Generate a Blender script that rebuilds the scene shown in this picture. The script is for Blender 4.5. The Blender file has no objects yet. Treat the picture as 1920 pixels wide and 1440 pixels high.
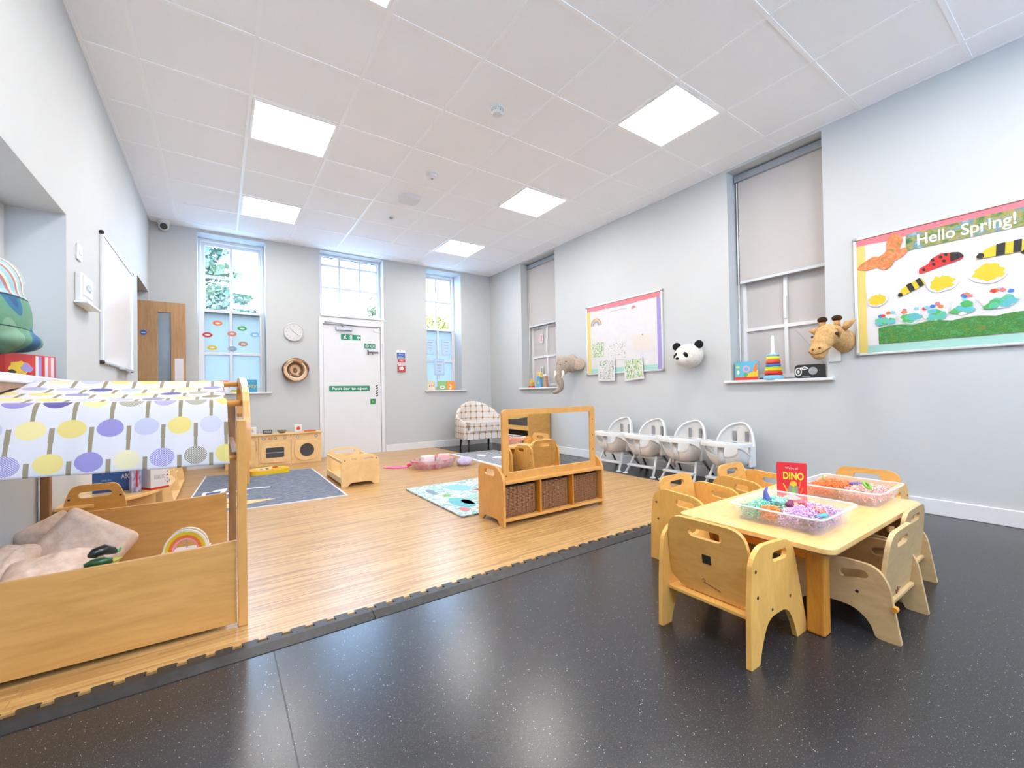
import bpy, bmesh, math, random
from mathutils import Vector, Matrix, noise
from mathutils.geometry import tessellate_polygon
random.seed(7)
PI = math.pi
S = bpy.context.scene
COL = S.collection

# ------------------------------------------------------------------ camera, sky, exposure
yaw, pitch, roll = .6026, .012, -.0174
fw = Vector((math.sin(yaw)*math.cos(pitch), math.cos(yaw)*math.cos(pitch), math.sin(pitch)))
r0 = Vector((math.cos(yaw), -math.sin(yaw), 0)); u0 = r0.cross(fw)
rt = math.cos(roll)*r0 + math.sin(roll)*u0; up = -math.sin(roll)*r0 + math.cos(roll)*u0
cd = bpy.data.cameras.new('camera'); cam = bpy.data.objects.new('camera', cd); COL.objects.link(cam)
M = Matrix((rt, up, -fw)).transposed().to_4x4(); M.translation = (.4035, -2.8751, .8833)
cam.matrix_world = M
cd.sensor_width = 36; cd.lens = 797.17/1920*36; cd.shift_y = 7.7/1920; cd.clip_start = .05
S.camera = cam
S.view_settings.view_transform = 'Standard'; S.view_settings.look = 'None'
S.view_settings.gamma = 1; S.view_settings.use_curve_mapping = False
S.view_settings.exposure = 0.84
W = bpy.data.worlds.new('sky'); S.world = W; W.use_nodes = True
nt = W.node_tree; nt.nodes.clear()
bg = nt.nodes.new('ShaderNodeBackground'); wo = nt.nodes.new('ShaderNodeOutputWorld')
tcw = nt.nodes.new('ShaderNodeTexCoord'); sep = nt.nodes.new('ShaderNodeSeparateXYZ'); rampw = nt.nodes.new('ShaderNodeValToRGB')
nt.links.new(tcw.outputs['Generated'], sep.inputs[0]); nt.links.new(sep.outputs[2], rampw.inputs[0])
rampw.color_ramp.elements[0].position = .0; rampw.color_ramp.elements[0].color = (.44, .68, 1, 1)
rampw.color_ramp.elements[1].position = .9; rampw.color_ramp.elements[1].color = (.36, .60, 1, 1)
nt.links.new(rampw.outputs[0], bg.inputs[0]); bg.inputs[1].default_value = 14.0
nt.links.new(bg.outputs[0], wo.inputs[0])

ZC = 3.005; XL = -.2656; XR = 4.4545; YB = 3.6763; YF = -5.0
GX, GY = .6, .5821                      # ceiling grid pitch
LAMPS = [(1, -2), (1, 1), (1, 4), (5, -2), (5, 1), (5, 4), (1, -5), (5, -5), (3, -6), (1, -8), (5, -8)]  # rear-wall pair and rear middle panel are unseen, added to brighten the near room
def window_light(name, loc, sx, sz, rot, e):       # sky portal: guides sampling of the sky through the opening
    l = bpy.data.lights.new(name, 'AREA'); l.shape = 'RECTANGLE'; l.size = sx; l.size_y = sz; l.energy = e
    l.cycles.is_portal = True
    o = bpy.data.objects.new(name, l); COL.objects.link(o); o.location = loc; o.rotation_euler = rot
window_light('sky_portal', (.56, 4.02, 1.96), .8, 2.0, (PI/2, 0, 0), 1)
window_light('sky_portal', (2.05, 4.02, 2.55), .9, .9, (PI/2, 0, 0), 1)
window_light('sky_portal', (3.54, 4.06, 1.96), .8, 2.0, (PI/2, 0, 0), 1)

window_light('sky_portal', (.8, -5.3, 1.95), 1.2, 2.0, (-PI/2, 0, 0), 1)  # portals of the added fill windows behind the camera
window_light('sky_portal', (3.0, -5.3, 1.95), 1.2, 2.0, (-PI/2, 0, 0), 1)

# ------------------------------------------------------------------ node helpers
class E:
    def __init__(s, nt, v): s.nt = nt; s.v = v
    def op(s, o, *a, clamp=False):
        n = s.nt.nodes.new('ShaderNodeMath'); n.operation = o; n.use_clamp = clamp
        for i, x in enumerate((s,)+a):
            x = x.v if isinstance(x, E) else x
            if isinstance(x, (int, float)): n.inputs[i].default_value = x
            else: s.nt.links.new(x, n.inputs[i])
        return E(s.nt, n.outputs[0])
    def __add__(s, o): return s.op('ADD', o)
    def __sub__(s, o): return s.op('SUBTRACT', o)
    def __mul__(s, o): return s.op('MULTIPLY', o)
    def __truediv__(s, o): return s.op('DIVIDE', o)
    def __lt__(s, o): return s.op('LESS_THAN', o)
    def __gt__(s, o): return s.op('GREATER_THAN', o)
    def floor(s): return s.op('FLOOR')
    def fract(s): return s.op('FRACT')
    def abs(s): return s.op('ABSOLUTE')
    def pow(s, e): return s.op('POWER', e)
    def max(s, o): return s.op('MAXIMUM', o)
    def min(s, o): return s.op('MINIMUM', o)
    def sin(s): return s.op('SINE')
def N(nt, t, **kw):
    n = nt.nodes.new('ShaderNode'+t)
    for k, v in kw.items():
        if hasattr(n, k): setattr(n, k, v)
    return n
def mat(name, col=(.8, .8, .8), rough=.5, metal=0, spec=.5, coat=0, trans=0, emis=None, es=0, alpha=1, ior=None):
    m = bpy.data.materials.new(name); m.use_nodes = True
    b = m.node_tree.nodes['Principled BSDF']
    b.inputs['Base Color'].default_value = (*col, 1); b.inputs['Roughness'].default_value = rough
    b.inputs['Metallic'].default_value = metal; b.inputs['Specular IOR Level'].default_value = spec
    b.inputs['Coat Weight'].default_value = coat; b.inputs['Transmission Weight'].default_value = trans
    b.inputs['Alpha'].default_value = alpha
    if ior: b.inputs['IOR'].default_value = ior
    if emis: b.inputs['Emission Color'].default_value = (*emis, 1); b.inputs['Emission Strength'].default_value = es
    m.diffuse_color = (*col, 1)
    return m
def coords(m, kind='Object', scale=(1, 1, 1)):
    nt = m.node_tree; tc = N(nt, 'TexCoord'); mp = N(nt, 'Mapping'); mp.inputs['Scale'].default_value = scale
    nt.links.new(tc.outputs[kind], mp.inputs[0]); return mp.outputs[0]
def xyz(m, kind='Object'):
    nt = m.node_tree; tc = N(nt, 'TexCoord'); s = N(nt, 'SeparateXYZ'); nt.links.new(tc.outputs[kind], s.inputs[0])
    return [E(nt, s.outputs[i]) for i in range(3)]
def mixc(nt, fac, a, b):
    n = nt.nodes.new('ShaderNodeMix'); n.data_type = 'RGBA'
    for sock, v in ((n.inputs[0], fac), (n.inputs[6], a), (n.inputs[7], b)):
        v = v.v if isinstance(v, E) else v
        if isinstance(v, (int, float)): sock.default_value = v
        elif isinstance(v, tuple): sock.default_value = (*v, 1) if len(v) == 3 else v
        else: nt.links.new(v, sock)
    return n.outputs[2]
def bsdf(m): return m.node_tree.nodes['Principled BSDF']
def setcol(m, sock): m.node_tree.links.new(sock.v if isinstance(sock, E) else sock, bsdf(m).inputs['Base Color'])
def noisef(m, vec, scale, detail=3, rough=.5, dist=0):
    nt = m.node_tree; n = N(nt, 'TexNoise'); n.inputs['Scale'].default_value = scale; n.inputs['Detail'].default_value = detail
    n.inputs['Roughness'].default_value = rough; n.inputs['Distortion'].default_value = dist
    nt.links.new(vec, n.inputs['Vector']); return E(nt, n.outputs[0])
def ramp(m, fac, stops, interp='LINEAR'):
    nt = m.node_tree; r = N(nt, 'ValToRGB'); cr = r.color_ramp; cr.interpolation = interp
    while len(cr.elements) < len(stops): cr.elements.new(.5)
    for e, (p, c) in zip(cr.elements, stops): e.position = p; e.color = (*c, 1)
    nt.links.new(fac.v if isinstance(fac, E) else fac, r.inputs[0]); return r.outputs[0]
def bump(m, h, strength=.3, dist=.002):
    nt = m.node_tree; b = N(nt, 'Bump'); b.inputs['Strength'].default_value = strength; b.inputs['Distance'].default_value = dist
    nt.links.new(h.v if isinstance(h, E) else h, b.inputs['Height']); nt.links.new(b.outputs[0], bsdf(m).inputs['Normal'])
def wood(name, c1, c2, scale=(6, 60, 60), rough=.4, spec=.4, coat=.1):
    m = mat(name, c1, rough, spec=spec, coat=coat)
    f = noisef(m, coords(m, 'Object', scale), 1.0, 4, .6, .8)
    g = noisef(m, coords(m, 'Object', (2.2, 2.2, 2.2)), 1.0, 2)
    setcol(m, ramp(m, f*.75+g*.3, [(.3, c2), (.62, c1), (.85, tuple(min(1, x*1.12) for x in c1))]))
    return m
def noisy(name, c1, c2, scale, rough=.6, bs=0, spec=.5, stretch=(1, 1, 1), bd=.002):
    m = mat(name, c1, rough, spec=spec)
    f = noisef(m, coords(m, 'Object', stretch), scale, 3)
    setcol(m, ramp(m, f, [(.35, c2), (.65, c1)]))
    if bs: bump(m, f, bs, bd)
    return m

# ------------------------------------------------------------------ materials
mWall = noisy('pale_blue_wall_paint', (.54, .552, .55), (.53, .542, .54), 3, .75, spec=.25)
mCeil = noisy('ceiling_tile', (.93, .94, .965), (.915, .925, .95), 120, .9, .15, spec=.2)
mGrid = mat('ceiling_grid_white', (.95, .96, .98), .4)
mWhite = noisy('white_gloss_paint', (.72, .72, .73), (.70, .70, .715), 4, .35)
mWhiteP = mat('white_plastic', (.73, .73, .72), .3)
mOffW = mat('offwhite_plastic', (.70, .67, .63), .35)
mGrey = mat('grey_plastic', (.32, .33, .35), .4)
mDark = mat('dark_plastic', (.02, .02, .022), .4)
mSteel = mat('brushed_steel', (.55, .56, .58), .3, 1)
mAlu = mat('aluminium_trim', (.75, .76, .78), .3, .8)
mVinyl = mat('speckled_black_vinyl', (.03, .031, .034), .27, spec=.6)
_v = N(mVinyl.node_tree, 'TexVoronoi'); _v.inputs['Scale'].default_value = 120
mVinyl.node_tree.links.new(coords(mVinyl, 'Object'), _v.inputs['Vector'])
_d = E(mVinyl.node_tree, _v.outputs['Distance']); _wn = E(mVinyl.node_tree, _v.outputs['Color'])
_s1 = (_d < .115)*((noisef(mVinyl, coords(mVinyl, 'Object'), 60, 1)) > .54)
_v2 = N(mVinyl.node_tree, 'TexVoronoi'); _v2.inputs['Scale'].default_value = 240
mVinyl.node_tree.links.new(coords(mVinyl, 'Object'), _v2.inputs['Vector'])
_s2 = (E(mVinyl.node_tree, _v2.outputs['Distance']) < .16)*.22
_c = mixc(mVinyl.node_tree, (_s1*.95+_s2).min(1.0), (.024, .0245, .027), (.52, .52, .53))
setcol(mVinyl, _c)
bump(mVinyl, noisef(mVinyl, coords(mVinyl, 'Object'), 220, 2), .12, .001)
# wood-effect foam mat: short dark and light strips running along X
mMat = mat('wood_effect_foam', (.6, .4, .2), .33, spec=.9)
_nt = mMat.node_tree; X_, Y_, Z_ = xyz(mMat)
_row = (Y_/.0105).floor(); _off = (_row*12.9898).sin()*43.758
_cell = (X_/.32+_off.fract()).floor()
_wn = N(_nt, 'TexWhiteNoise'); _wn.noise_dimensions = '2D'; _cb = N(_nt, 'CombineXYZ')
_nt.links.new(_row.v, _cb.inputs[0]); _nt.links.new(_cell.v, _cb.inputs[1]); _nt.links.new(_cb.outputs[0], _wn.inputs['Vector'])
_g = noisef(mMat, coords(mMat, 'Object', (5, 70, 1)), 1, 4, .65)
_f = E(_nt, _wn.outputs[0])*.42+_g*.6
_mc = ramp(mMat, _f, [(.14, (.24, .12, .035)), (.36, (.40, .215, .07)), (.6, (.54, .32, .115)), (.85, (.66, .43, .18))])
def _seam(v, off, pitch, w): return (((v-off)/pitch).fract()-.5).abs() > (.5-w/pitch/2)
_wob = ((Y_/.075).fract() > .5)*.018
_wox = ((X_/.075).fract() > .5)*.018
_teeth = _seam(X_-_wob, .896, 1.0, .0022).max(_seam(Y_-_wox, -.60, .5, .0022))
setcol(mMat, mixc(_nt, _teeth*.55, _mc, (.16, .10, .06)))
bump(mMat, _g, .15, .0015)
mEdge = noisy('black_rubber_edge', (.035, .034, .034), (.022, .021, .021), 30, .45)
mPly = wood('birch_plywood', (.74, .40, .105), (.60, .295, .065), (9, 9, 26), .38)
mPlyLit = wood('birch_plywood_lit', (.84, .46, .115), (.68, .35, .075), (9, 26, 9), .38)  # same birch, lighter: light on chair sides and seats put into the colour
mPlyD = wood('grey_birch_plywood', (.62, .42, .20), (.48, .30, .13), (9, 9, 26), .42)
mPlyK = wood('pale_plywood', (.84, .57, .27), (.72, .45, .18), (9, 26, 9), .38)
mEdgeP = wood('plywood_edge', (.74, .49, .24), (.50, .28, .11), (4, 4, 160), .45)
mBeech = wood('golden_beech', (.70, .355, .10), (.62, .295, .07), (16, 16, 7), .34, coat=.15)
mPine = wood('orange_pine', (.66, .27, .035), (.46, .165, .016), (40, 40, 7), .42, coat=.0)
mTop = wood('pale_beech_top', (.90, .57, .22), (.78, .45, .14), (7, 30, 30), .28, coat=.3)
mMaple = wood('maple_laminate', (.70, .37, .11), (.56, .27, .065), (3.5, 30, 24), .36)
mOak = wood('oak_veneer', (.50, .29, .13), (.38, .20, .085), (55, 55, 5), .45)
mBrownW = wood('dark_beech', (.32, .16, .065), (.22, .10, .04), (30, 30, 6), .4)
mMirror = mat('mirror', (.93, .94, .94), .015, 1)
mGlass = bpy.data.materials.new('clear_glass'); mGlass.use_nodes = True
_nt = mGlass.node_tree; _nt.nodes.clear(); _o = N(_nt, 'OutputMaterial'); _mx = N(_nt, 'MixShader'); _t = N(_nt, 'BsdfTransparent'); _gl = N(_nt, 'BsdfGlossy')
_gl.inputs['Roughness'].default_value = .02; _mx.inputs[0].default_value = .06
_nt.links.new(_t.outputs[0], _mx.inputs[1]); _nt.links.new(_gl.outputs[0], _mx.inputs[2]); _nt.links.new(_mx.outputs[0], _o.inputs[0])
def frosted(name, col, tr):
    m = bpy.data.materials.new(name); m.use_nodes = True
    nt = m.node_tree; nt.nodes.clear(); o = N(nt, 'OutputMaterial'); mx = N(nt, 'MixShader'); d = N(nt, 'BsdfDiffuse'); t = N(nt, 'BsdfTranslucent')
    d.inputs[0].default_value = (*col, 1); t.inputs[0].default_value = (*col, 1); mx.inputs[0].default_value = tr
    nt.links.new(d.outputs[0], mx.inputs[1]); nt.links.new(t.outputs[0], mx.inputs[2]); nt.links.new(mx.outputs[0], o.inputs[0]); return m
mFrost = frosted('frosted_glass', (.36, .36, .34), .80)
mFrostG = frosted('grey_film_glass', (.66, .63, .62), .25)
mBlind = noisy('grey_roller_blind', (.50, .475, .46), (.485, .46, .445), 90, .8)
mBlindC = mat('grey_blind_cassette', (.33, .36, .40), .4, .3)
mLamp = mat('lit_panel', (1, 1, 1), .5, emis=(1, .95, .89), es=16.0)
mTray = mat('clear_plastic_tray', (.90, .88, .91), .15, alpha=.13)
def tint(name, c, r=.5, **k): return mat(name, c, r, **k)
RED = tint('red', (.58, .025, .02)); YEL = tint('yellow', (.72, .48, .02)); BLU = tint('blue', (.04, .16, .50)); GRN = tint('green', (.07, .38, .10))
ORA = tint('orange', (.74, .18, .025)); BLK = tint('black', (.015, .015, .015)); WHT = tint('white_card', (.72, .72, .70)); PNK = tint('pink', (.85, .30, .38))
PUR = tint('purple', (.32, .25, .54)); TEAL = tint('teal', (.10, .42, .45)); LBL = tint('light_blue', (.22, .50, .75)); CRM = tint('cream', (.78, .68, .52))
AQUA = tint('aqua', (.33, .57, .50)); SAL = tint('coral_pink', (.66, .17, .20)); SIGN = tint('safety_green', (.01, .25, .13)); LGRN = tint('lime', (.22, .45, .07))
BRN = tint('brown', (.16, .06, .025)); PALY = tint('pale_yellow', (.68, .52, .15)); HOTP = tint('hot_pink', (.90, .08, .22)); GRY = tint('mid_grey', (.30, .31, .33))
PAPER = noisy('white_paper', (.66, .645, .65), (.63, .615, .62), 12, .7)

# ------------------------------------------------------------------ mesh helpers
def MX(): return bmesh.new()
def box(bm, x0, x1, y0, y1, z0, z1, M=None):
    v = [bm.verts.new(Vector(p)) for p in ((x0, y0, z0), (x1, y0, z0), (x1, y1, z0), (x0, y1, z0), (x0, y0, z1), (x1, y0, z1), (x1, y1, z1), (x0, y1, z1))]
    if M: 
        for q in v: q.co = M @ q.co
    for f in ((3, 2, 1, 0), (4, 5, 6, 7), (0, 1, 5, 4), (1, 2, 6, 5), (2, 3, 7, 6), (3, 0, 4, 7)): bm.faces.new([v[i] for i in f])
    return bm
def B(*a, M=None): return box(MX(), *a, M=M)
def circ(cx, cy, r, n=24, ry=None):
    ry = r if ry is None else ry
    return [(cx+r*math.cos(2*PI*i/n), cy+ry*math.sin(2*PI*i/n)) for i in range(n)]
def rpoly(pts, rad, n=6):
    out = []; L = len(pts)
    for i, p in enumerate(pts):
        r = rad[i] if isinstance(rad, (list, tuple)) else rad
        p = Vector(p); a = Vector(pts[i-1])-p; b = Vector(pts[(i+1) % L])-p
        if r <= 0: out.append(tuple(p)); continue
        r = min(r, a.length*.49, b.length*.49) if True else r
        A = p+a.normalized()*r; C = p+b.normalized()*r
        for k in range(n+1):
            t = k/n; q = A*(1-t)**2+p*2*t*(1-t)+C*t*t; out.append((q.x, q.y))
    return out
def rrect(cx, cy, w, h, r, n=6): return rpoly([(cx-w/2, cy-h/2), (cx+w/2, cy-h/2), (cx+w/2, cy+h/2), (cx-w/2, cy+h/2)], r, n)
def slot(cx, cy, w, h, n=6):
    r = h/2; o = []
    for k in range(n+1): a = -PI/2+PI*k/n; o.append((cx+w/2-r+r*math.cos(a), cy+r*math.sin(a)))
    for k in range(n+1): a = PI/2+PI*k/n; o.append((cx-w/2+r+r*math.cos(a), cy+r*math.sin(a)))
    return o
def AX(kind, d=0):          # plane (a,b,thickness) -> xyz
    if kind == 'XZ': R = Matrix(((1, 0, 0), (0, 0, 1), (0, 1, 0)))
    elif kind == 'YZ': R = Matrix(((0, 0, 1), (1, 0, 0), (0, 1, 0)))
    else: R = Matrix.Identity(3)
    M = R.to_4x4(); M.translation = {'XZ': (0, d, 0), 'YZ': (d, 0, 0), 'XY': (0, 0, d)}[kind]; return M
def plate(outer, holes=(), t=.015, M=None, bm=None):
    bm = bm or MX(); M = M or Matrix(); loops = [list(outer)]+[list(h) for h in holes]
    tris = tessellate_polygon([[Vector((p[0], p[1], 0)) for p in l] for l in loops])
    flat = [p for l in loops for p in l]
    lo = [bm.verts.new(M @ Vector((p[0], p[1], 0))) for p in flat]; hi = [bm.verts.new(M @ Vector((p[0], p[1], t))) for p in flat]
    for tr in tris:
        for vs in ([lo[i] for i in tr], [hi[i] for i in reversed(tr)]):
            try: bm.faces.new(vs)
            except ValueError: pass
    k = 0
    for l in loops:
        n = len(l)
        for i in range(n):
            a, b = k+i, k+(i+1) % n
            try: bm.faces.new((lo[a], lo[b], hi[b], hi[a]))
            except ValueError: pass
        k += n
    bmesh.ops.recalc_face_normals(bm, faces=bm.faces)
    return bm
def tube(pts, r, seg=8, bm=None, cap=True, ry=None):
    bm = bm or MX(); pts = [Vector(p) for p in pts]; rings = []; n = len(pts)
    ref = Vector((0, 0, 1))
    d0 = (pts[1]-pts[0]).normalized()
    if abs(d0.dot(ref)) > .9: ref = Vector((0, 1, 0)) if abs(d0.y) < .9 else Vector((1, 0, 0))
    for i, p in enumerate(pts):
        d = (pts[min(i+1, n-1)]-pts[max(i-1, 0)]).normalized()
        a = ref-d*ref.dot(d)
        if a.length < 1e-4: a = d.orthogonal()
        a.normalize(); ref = a; b = d.cross(a); rr = r[i] if isinstance(r, (list, tuple)) else r; r2 = ry if ry else rr
        rings.append([bm.verts.new(p+a*rr*math.cos(2*PI*k/seg)+b*r2*math.sin(2*PI*k/seg)) for k in range(seg)])
    for A, C in zip(rings, rings[1:]):
        for k in range(seg): bm.faces.new((A[k], A[(k+1) % seg], C[(k+1) % seg], C[k]))
    if cap: bm.faces.new(list(reversed(rings[0]))); bm.faces.new(rings[-1])
    bmesh.ops.recalc_face_normals(bm, faces=bm.faces)
    return bm
def lathe(prof, seg=28, M=None, bm=None):
    bm = bm or MX(); M = M or Matrix(); rings = []
    for r, z in prof:
        if r < 1e-6: rings.append([bm.verts.new(M @ Vector((0, 0, z)))])
        else: rings.append([bm.verts.new(M @ Vector((r*math.cos(2*PI*k/seg), r*math.sin(2*PI*k/seg), z))) for k in range(seg)])
    for A, C in zip(rings, rings[1:]):
        for k in range(seg):
            k2 = (k+1) % seg
            if len(A) == 1 and len(C) == 1: continue
            if len(A) == 1: bm.faces.new((A[0], C[k2], C[k]))
            elif len(C) == 1: bm.faces.new((A[k], A[k2], C[0]))
            else: bm.faces.new((A[k], A[k2], C[k2], C[k]))
    bmesh.ops.recalc_face_normals(bm, faces=bm.faces)
    return bm
def ball(bm, c, r, M=None, u=20, v=12):
    r = (r, r, r) if isinstance(r, (int, float)) else r
    T = Matrix.Translation(c) @ (M or Matrix()) @ Matrix.Diagonal((*r, 1))
    bmesh.ops.create_uvsphere(bm, u_segments=u, v_segments=v, radius=1, matrix=T); return bm
def T3(x=0, y=0, z=0): return Matrix.Translation((x, y, z))
def R3(a, ax): return Matrix.Rotation(a, 4, ax)
def obj(name, bm, m, parent=None, bev=0, smooth=False, loc=None, rz=0, sub=0, remesh=0, seg=2):
    me = bpy.data.meshes.new(name); bm.to_mesh(me); bm.free()
    for q in (m if isinstance(m, (list, tuple)) else [m]): me.materials.append(q)
    if smooth:
        for p in me.polygons: p.use_smooth = True
    o = bpy.data.objects.new(name, me); COL.objects.link(o)
    if parent: o.parent = parent
    if loc: o.location = loc
    if rz: o.rotation_euler.z = rz
    if remesh:
        d = o.modifiers.new('r', 'REMESH'); d.mode = 'VOXEL'; d.voxel_size = remesh; d.use_smooth_shade = True
        d = o.modifiers.new('s', 'SMOOTH'); d.factor = .6; d.iterations = 6
    if bev: d = o.modifiers.new('b', 'BEVEL'); d.width = bev; d.segments = seg; d.limit_method = 'ANGLE'; d.angle_limit = .7; d.harden_normals = False
    if sub: d = o.modifiers.new('u', 'SUBSURF'); d.levels = sub; d.render_levels = sub
    return o
def tag(o, label, cat, group=None, kind=None):
    o['label'] = label; o['category'] = cat
    if group: o['group'] = group
    if kind: o['kind'] = kind
    return o
def thing(name, label, cat, loc=(0, 0, 0), rz=0, group=None):
    o = bpy.data.objects.new(name, None); COL.objects.link(o); o.location = loc; o.rotation_euler.z = rz; o.empty_display_size = .05
    return tag(o, label, cat, group)
def struct(name, bm, m, parent=None, bev=0, **k):
    o = obj(name, bm, m, parent, bev, **k)
    if not parent: o['kind'] = 'structure'
    return o
def dup(root, loc, rz=None, label=None):
    def cp(o, par):
        c = o.copy(); COL.objects.link(c); c.parent = par
        for ch in o.children: cp(ch, c)
        return c
    r = cp(root, None); r.location = loc
    if rz is not None: r.rotation_euler.z = rz
    if label: r['label'] = label
    return r
def text(name, s, size, m, parent, M, ext=.0006, width=None, bold=0):
    c = bpy.data.curves.new('t', 'FONT'); c.body = s; c.size = size; c.extrude = ext; c.align_x = 'CENTER'; c.align_y = 'CENTER'; c.offset = bold
    o = bpy.data.objects.new('t', c); COL.objects.link(o); dg = bpy.context.evaluated_depsgraph_get()
    me = bpy.data.meshes.new_from_object(o.evaluated_get(dg)); bpy.data.objects.remove(o)
    if width:
        w = max(v.co.x for v in me.vertices)-min(v.co.x for v in me.vertices); k = width/w
        for v in me.vertices: v.co.x *= k
    me.transform(M); me.materials.clear(); me.materials.append(m)
    t = bpy.data.objects.new(name, me); COL.objects.link(t); t.parent = parent; return t
# text/picture frames: local x right, y up, z towards viewer
FB = Matrix(((1, 0, 0), (0, 0, -1), (0, 1, 0))).to_4x4()       # on back wall, facing -y
FR = Matrix(((0, 0, -1), (-1, 0, 0), (0, 1, 0))).to_4x4()      # on right wall, facing -x
def at(F, x, y, z, a=0): return Matrix.Translation((x, y, z)) @ F @ Matrix.Rotation(a, 4, 'Z')
def blobpts(rx, ry, n=16, j=.12, seed=0):
    rd = random.Random(seed); return [(rx*(1+rd.uniform(-j, j))*math.cos(2*PI*i/n), ry*(1+rd.uniform(-j, j))*math.sin(2*PI*i/n)) for i in range(n)]
def flat(name, pts, m, parent, M, t=.001, holes=()): return obj(name, plate(pts, holes, t, M), m, parent)
def book(name, w, h, t, m, label, cat, loc, rz, tilt=0, page=True, group=None):
    """standing book or box, front cover towards local -y"""
    k = thing(name, label, cat, loc, rz, group)
    R = R3(tilt, 'X')
    obj('cover', plate([(-w/2, 0), (w/2, 0), (w/2, h), (-w/2, h)], (), .002, R @ AX('XZ', -t/2)), m, k)
    obj('back_cover', plate([(-w/2, 0), (w/2, 0), (w/2, h), (-w/2, h)], (), .002, R @ AX('XZ', t/2-.002)), m, k)
    obj('pages', box(MX(), -w/2+.002, w/2-.003, -t/2+.002, t/2-.002, .003, h-.003, M=R), PAPER, k)
    obj('spine', box(MX(), -w/2-.001, -w/2+.002, -t/2, t/2, 0, h, M=R), m, k)
    k['_'] = 1; del k['_']
    return k, R @ T3(0, -t/2, 0) @ FB

# ------------------------------------------------------------------ room shell
struct('floor', B(XL-.5, XR+.3, YF, YB+.3, -.1, 0), mVinyl)
flo = bpy.data.objects['floor']
obj('weld_seam', B(.551, .5545, YF, -1.17, 0, .0006), mat('seam', (.05, .05, .055), .5), flo)
D1 = (1.60, 2.515)      # exit door opening
W1 = (.185, .925); W3 = (3.225, 3.865)
out = [(XL-.5, 0), (D1[0], 0), (D1[0], 2.985), (D1[1], 2.985), (D1[1], 0), (XR+.3, 0), (XR+.3, ZC+.1), (XL-.5, ZC+.1)]
struct('wall_back', plate(out, [[(a, .955), (b, .955), (b, 2.965), (a, 2.965)] for a, b in (W1, W3)], .33, AX('XZ', YB)), mWall)
RW = ((-1.49, -.705), (1.86, 2.71))
out = [(YF, 0), (YB+.33, 0), (YB+.33, ZC+.1), (YF, ZC+.1)]
struct('wall_right', plate(out, [[(a, .965), (b, .965), (b, 2.978), (a, 2.978)] for a, b in RW], .26, AX('YZ', XR)), mWall)
DL = (2.715, 3.522)
out = [(YF, 0), (DL[0], 0), (DL[0], 2.13), (DL[1], 2.13), (DL[1], 0), (YB+.33, 0), (YB+.33, ZC+.1), (YF, ZC+.1)]
struct('wall_left', plate(out, [[(-.95, .99), (.33, .99), (.33, 1.88), (-.95, 1.88)]], .5, AX('YZ', XL-.5)), mWall)
FILL_WIN = ((.2, 1.4), (2.4, 3.6))  # openings added in the unseen rear wall to let in fill daylight
out = [(XL-.5, 0), (XR+.3, 0), (XR+.3, ZC+.1), (XL-.5, ZC+.1)]
struct('wall_front', plate(out, [[(a, .95), (b, .95), (b, 2.95), (a, 2.95)] for a, b in FILL_WIN], .25, AX('XZ', YF-.25)), mWall)
# doorway lobby behind the oak door
bm = B(XL-1.5, XL-1.45, 2.4, 3.9, -.05, 2.5); box(bm, XL-1.5, XL-.5, 2.4, 2.45, -.05, 2.5); box(bm, XL-1.5, XL-.5, 3.85, 3.9, -.05, 2.5); box(bm, XL-1.5, XL-.5, 2.4, 3.9, 2.3, 2.35); box(bm, XL-1.5, XL-.5, 2.4, 3.9, -.1, -.0)
struct('wall_lobby', bm, mWall)
# ceiling slab with T-bar grid
c = struct('ceiling', B(XL-.5, XR+.3, YF-.2, YB+.33, ZC, ZC+.1), mCeil)
bm = MX()
for i in range(0, 8): box(bm, i*GX-.012, i*GX+.012, YF, YB, ZC-.004, ZC+.001)
j = -9
while j < 7:
    y = j*GY
    if y > YF: box(bm, XL, XR, y-.012, y+.012, ZC-.0035, ZC+.001)
    j += 1
for a in ((XL, XL+.02, YF, YB), (XR-.02, XR, YF, YB), (XL, XR, YB-.02, YB)): box(bm, *a, ZC-.003, ZC+.001)
obj('ceiling_grid', bm, mGrid, c)
# baseboards
def skirt(name, bm): return struct(name, bm, mWhite, bev=.004)
bm = B(XL, 1.56, YB-.018, YB, 0, .115); skirt('baseboard_back', bm)
bm = B(2.515, XR, YB-.018, YB, 0, .115); skirt('baseboard_back_2', bm)
skirt('baseboard_right', B(XR-.018, XR, YF, YB-.018, 0, .105))
skirt('baseboard_left', B(XL, XL+.018, YF, DL[0]-.03, 0, .105))
skirt('baseboard_front', B(XL+.018, XR-.018, YF, YF+.018, 0, .105))

# ------------------------------------------------------------------ windows
def sash(win, name, a0, a1, z0, z1, cols, rows, F, d, pane, fr=.04, bar=.034, dep=.04):
    """window sash in plane given by F ('XZ' or 'YZ'), d = plane position"""
    o = [(a0, z0), (a1, z0), (a1, z1), (a0, z1)]; holes = []
    wi = (a1-a0-2*fr-(len(cols))*bar); xs = [a0+fr]+[v for c in cols for v in (c-bar/2, c+bar/2)]+[a1-fr]
    zs = [z0+fr]+[v for c in rows for v in (c-bar/2, c+bar/2)]+[z1-fr]
    for i in range(0, len(xs), 2):
        for j in range(0, len(zs), 2): holes.append([(xs[i], zs[j]), (xs[i+1], zs[j]), (xs[i+1], zs[j+1]), (xs[i], zs[j+1])])
    s = obj(name, plate(o, holes, dep, AX(F, d)), mWhite, win, bev=.003)
    bm = MX()
    for h in holes:
        a, b, c, e = h[0][0]-.003, h[1][0]+.003, h[0][1]-.003, h[2][1]+.003
        if F == 'XZ': box(bm, a, b, d+dep*.5, d+dep*.5+.004, c, e)
        else: box(bm, d+dep*.5, d+dep*.5+.004, a, b, c, e)
    obj('pane', bm, pane, s)
    return s
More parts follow.
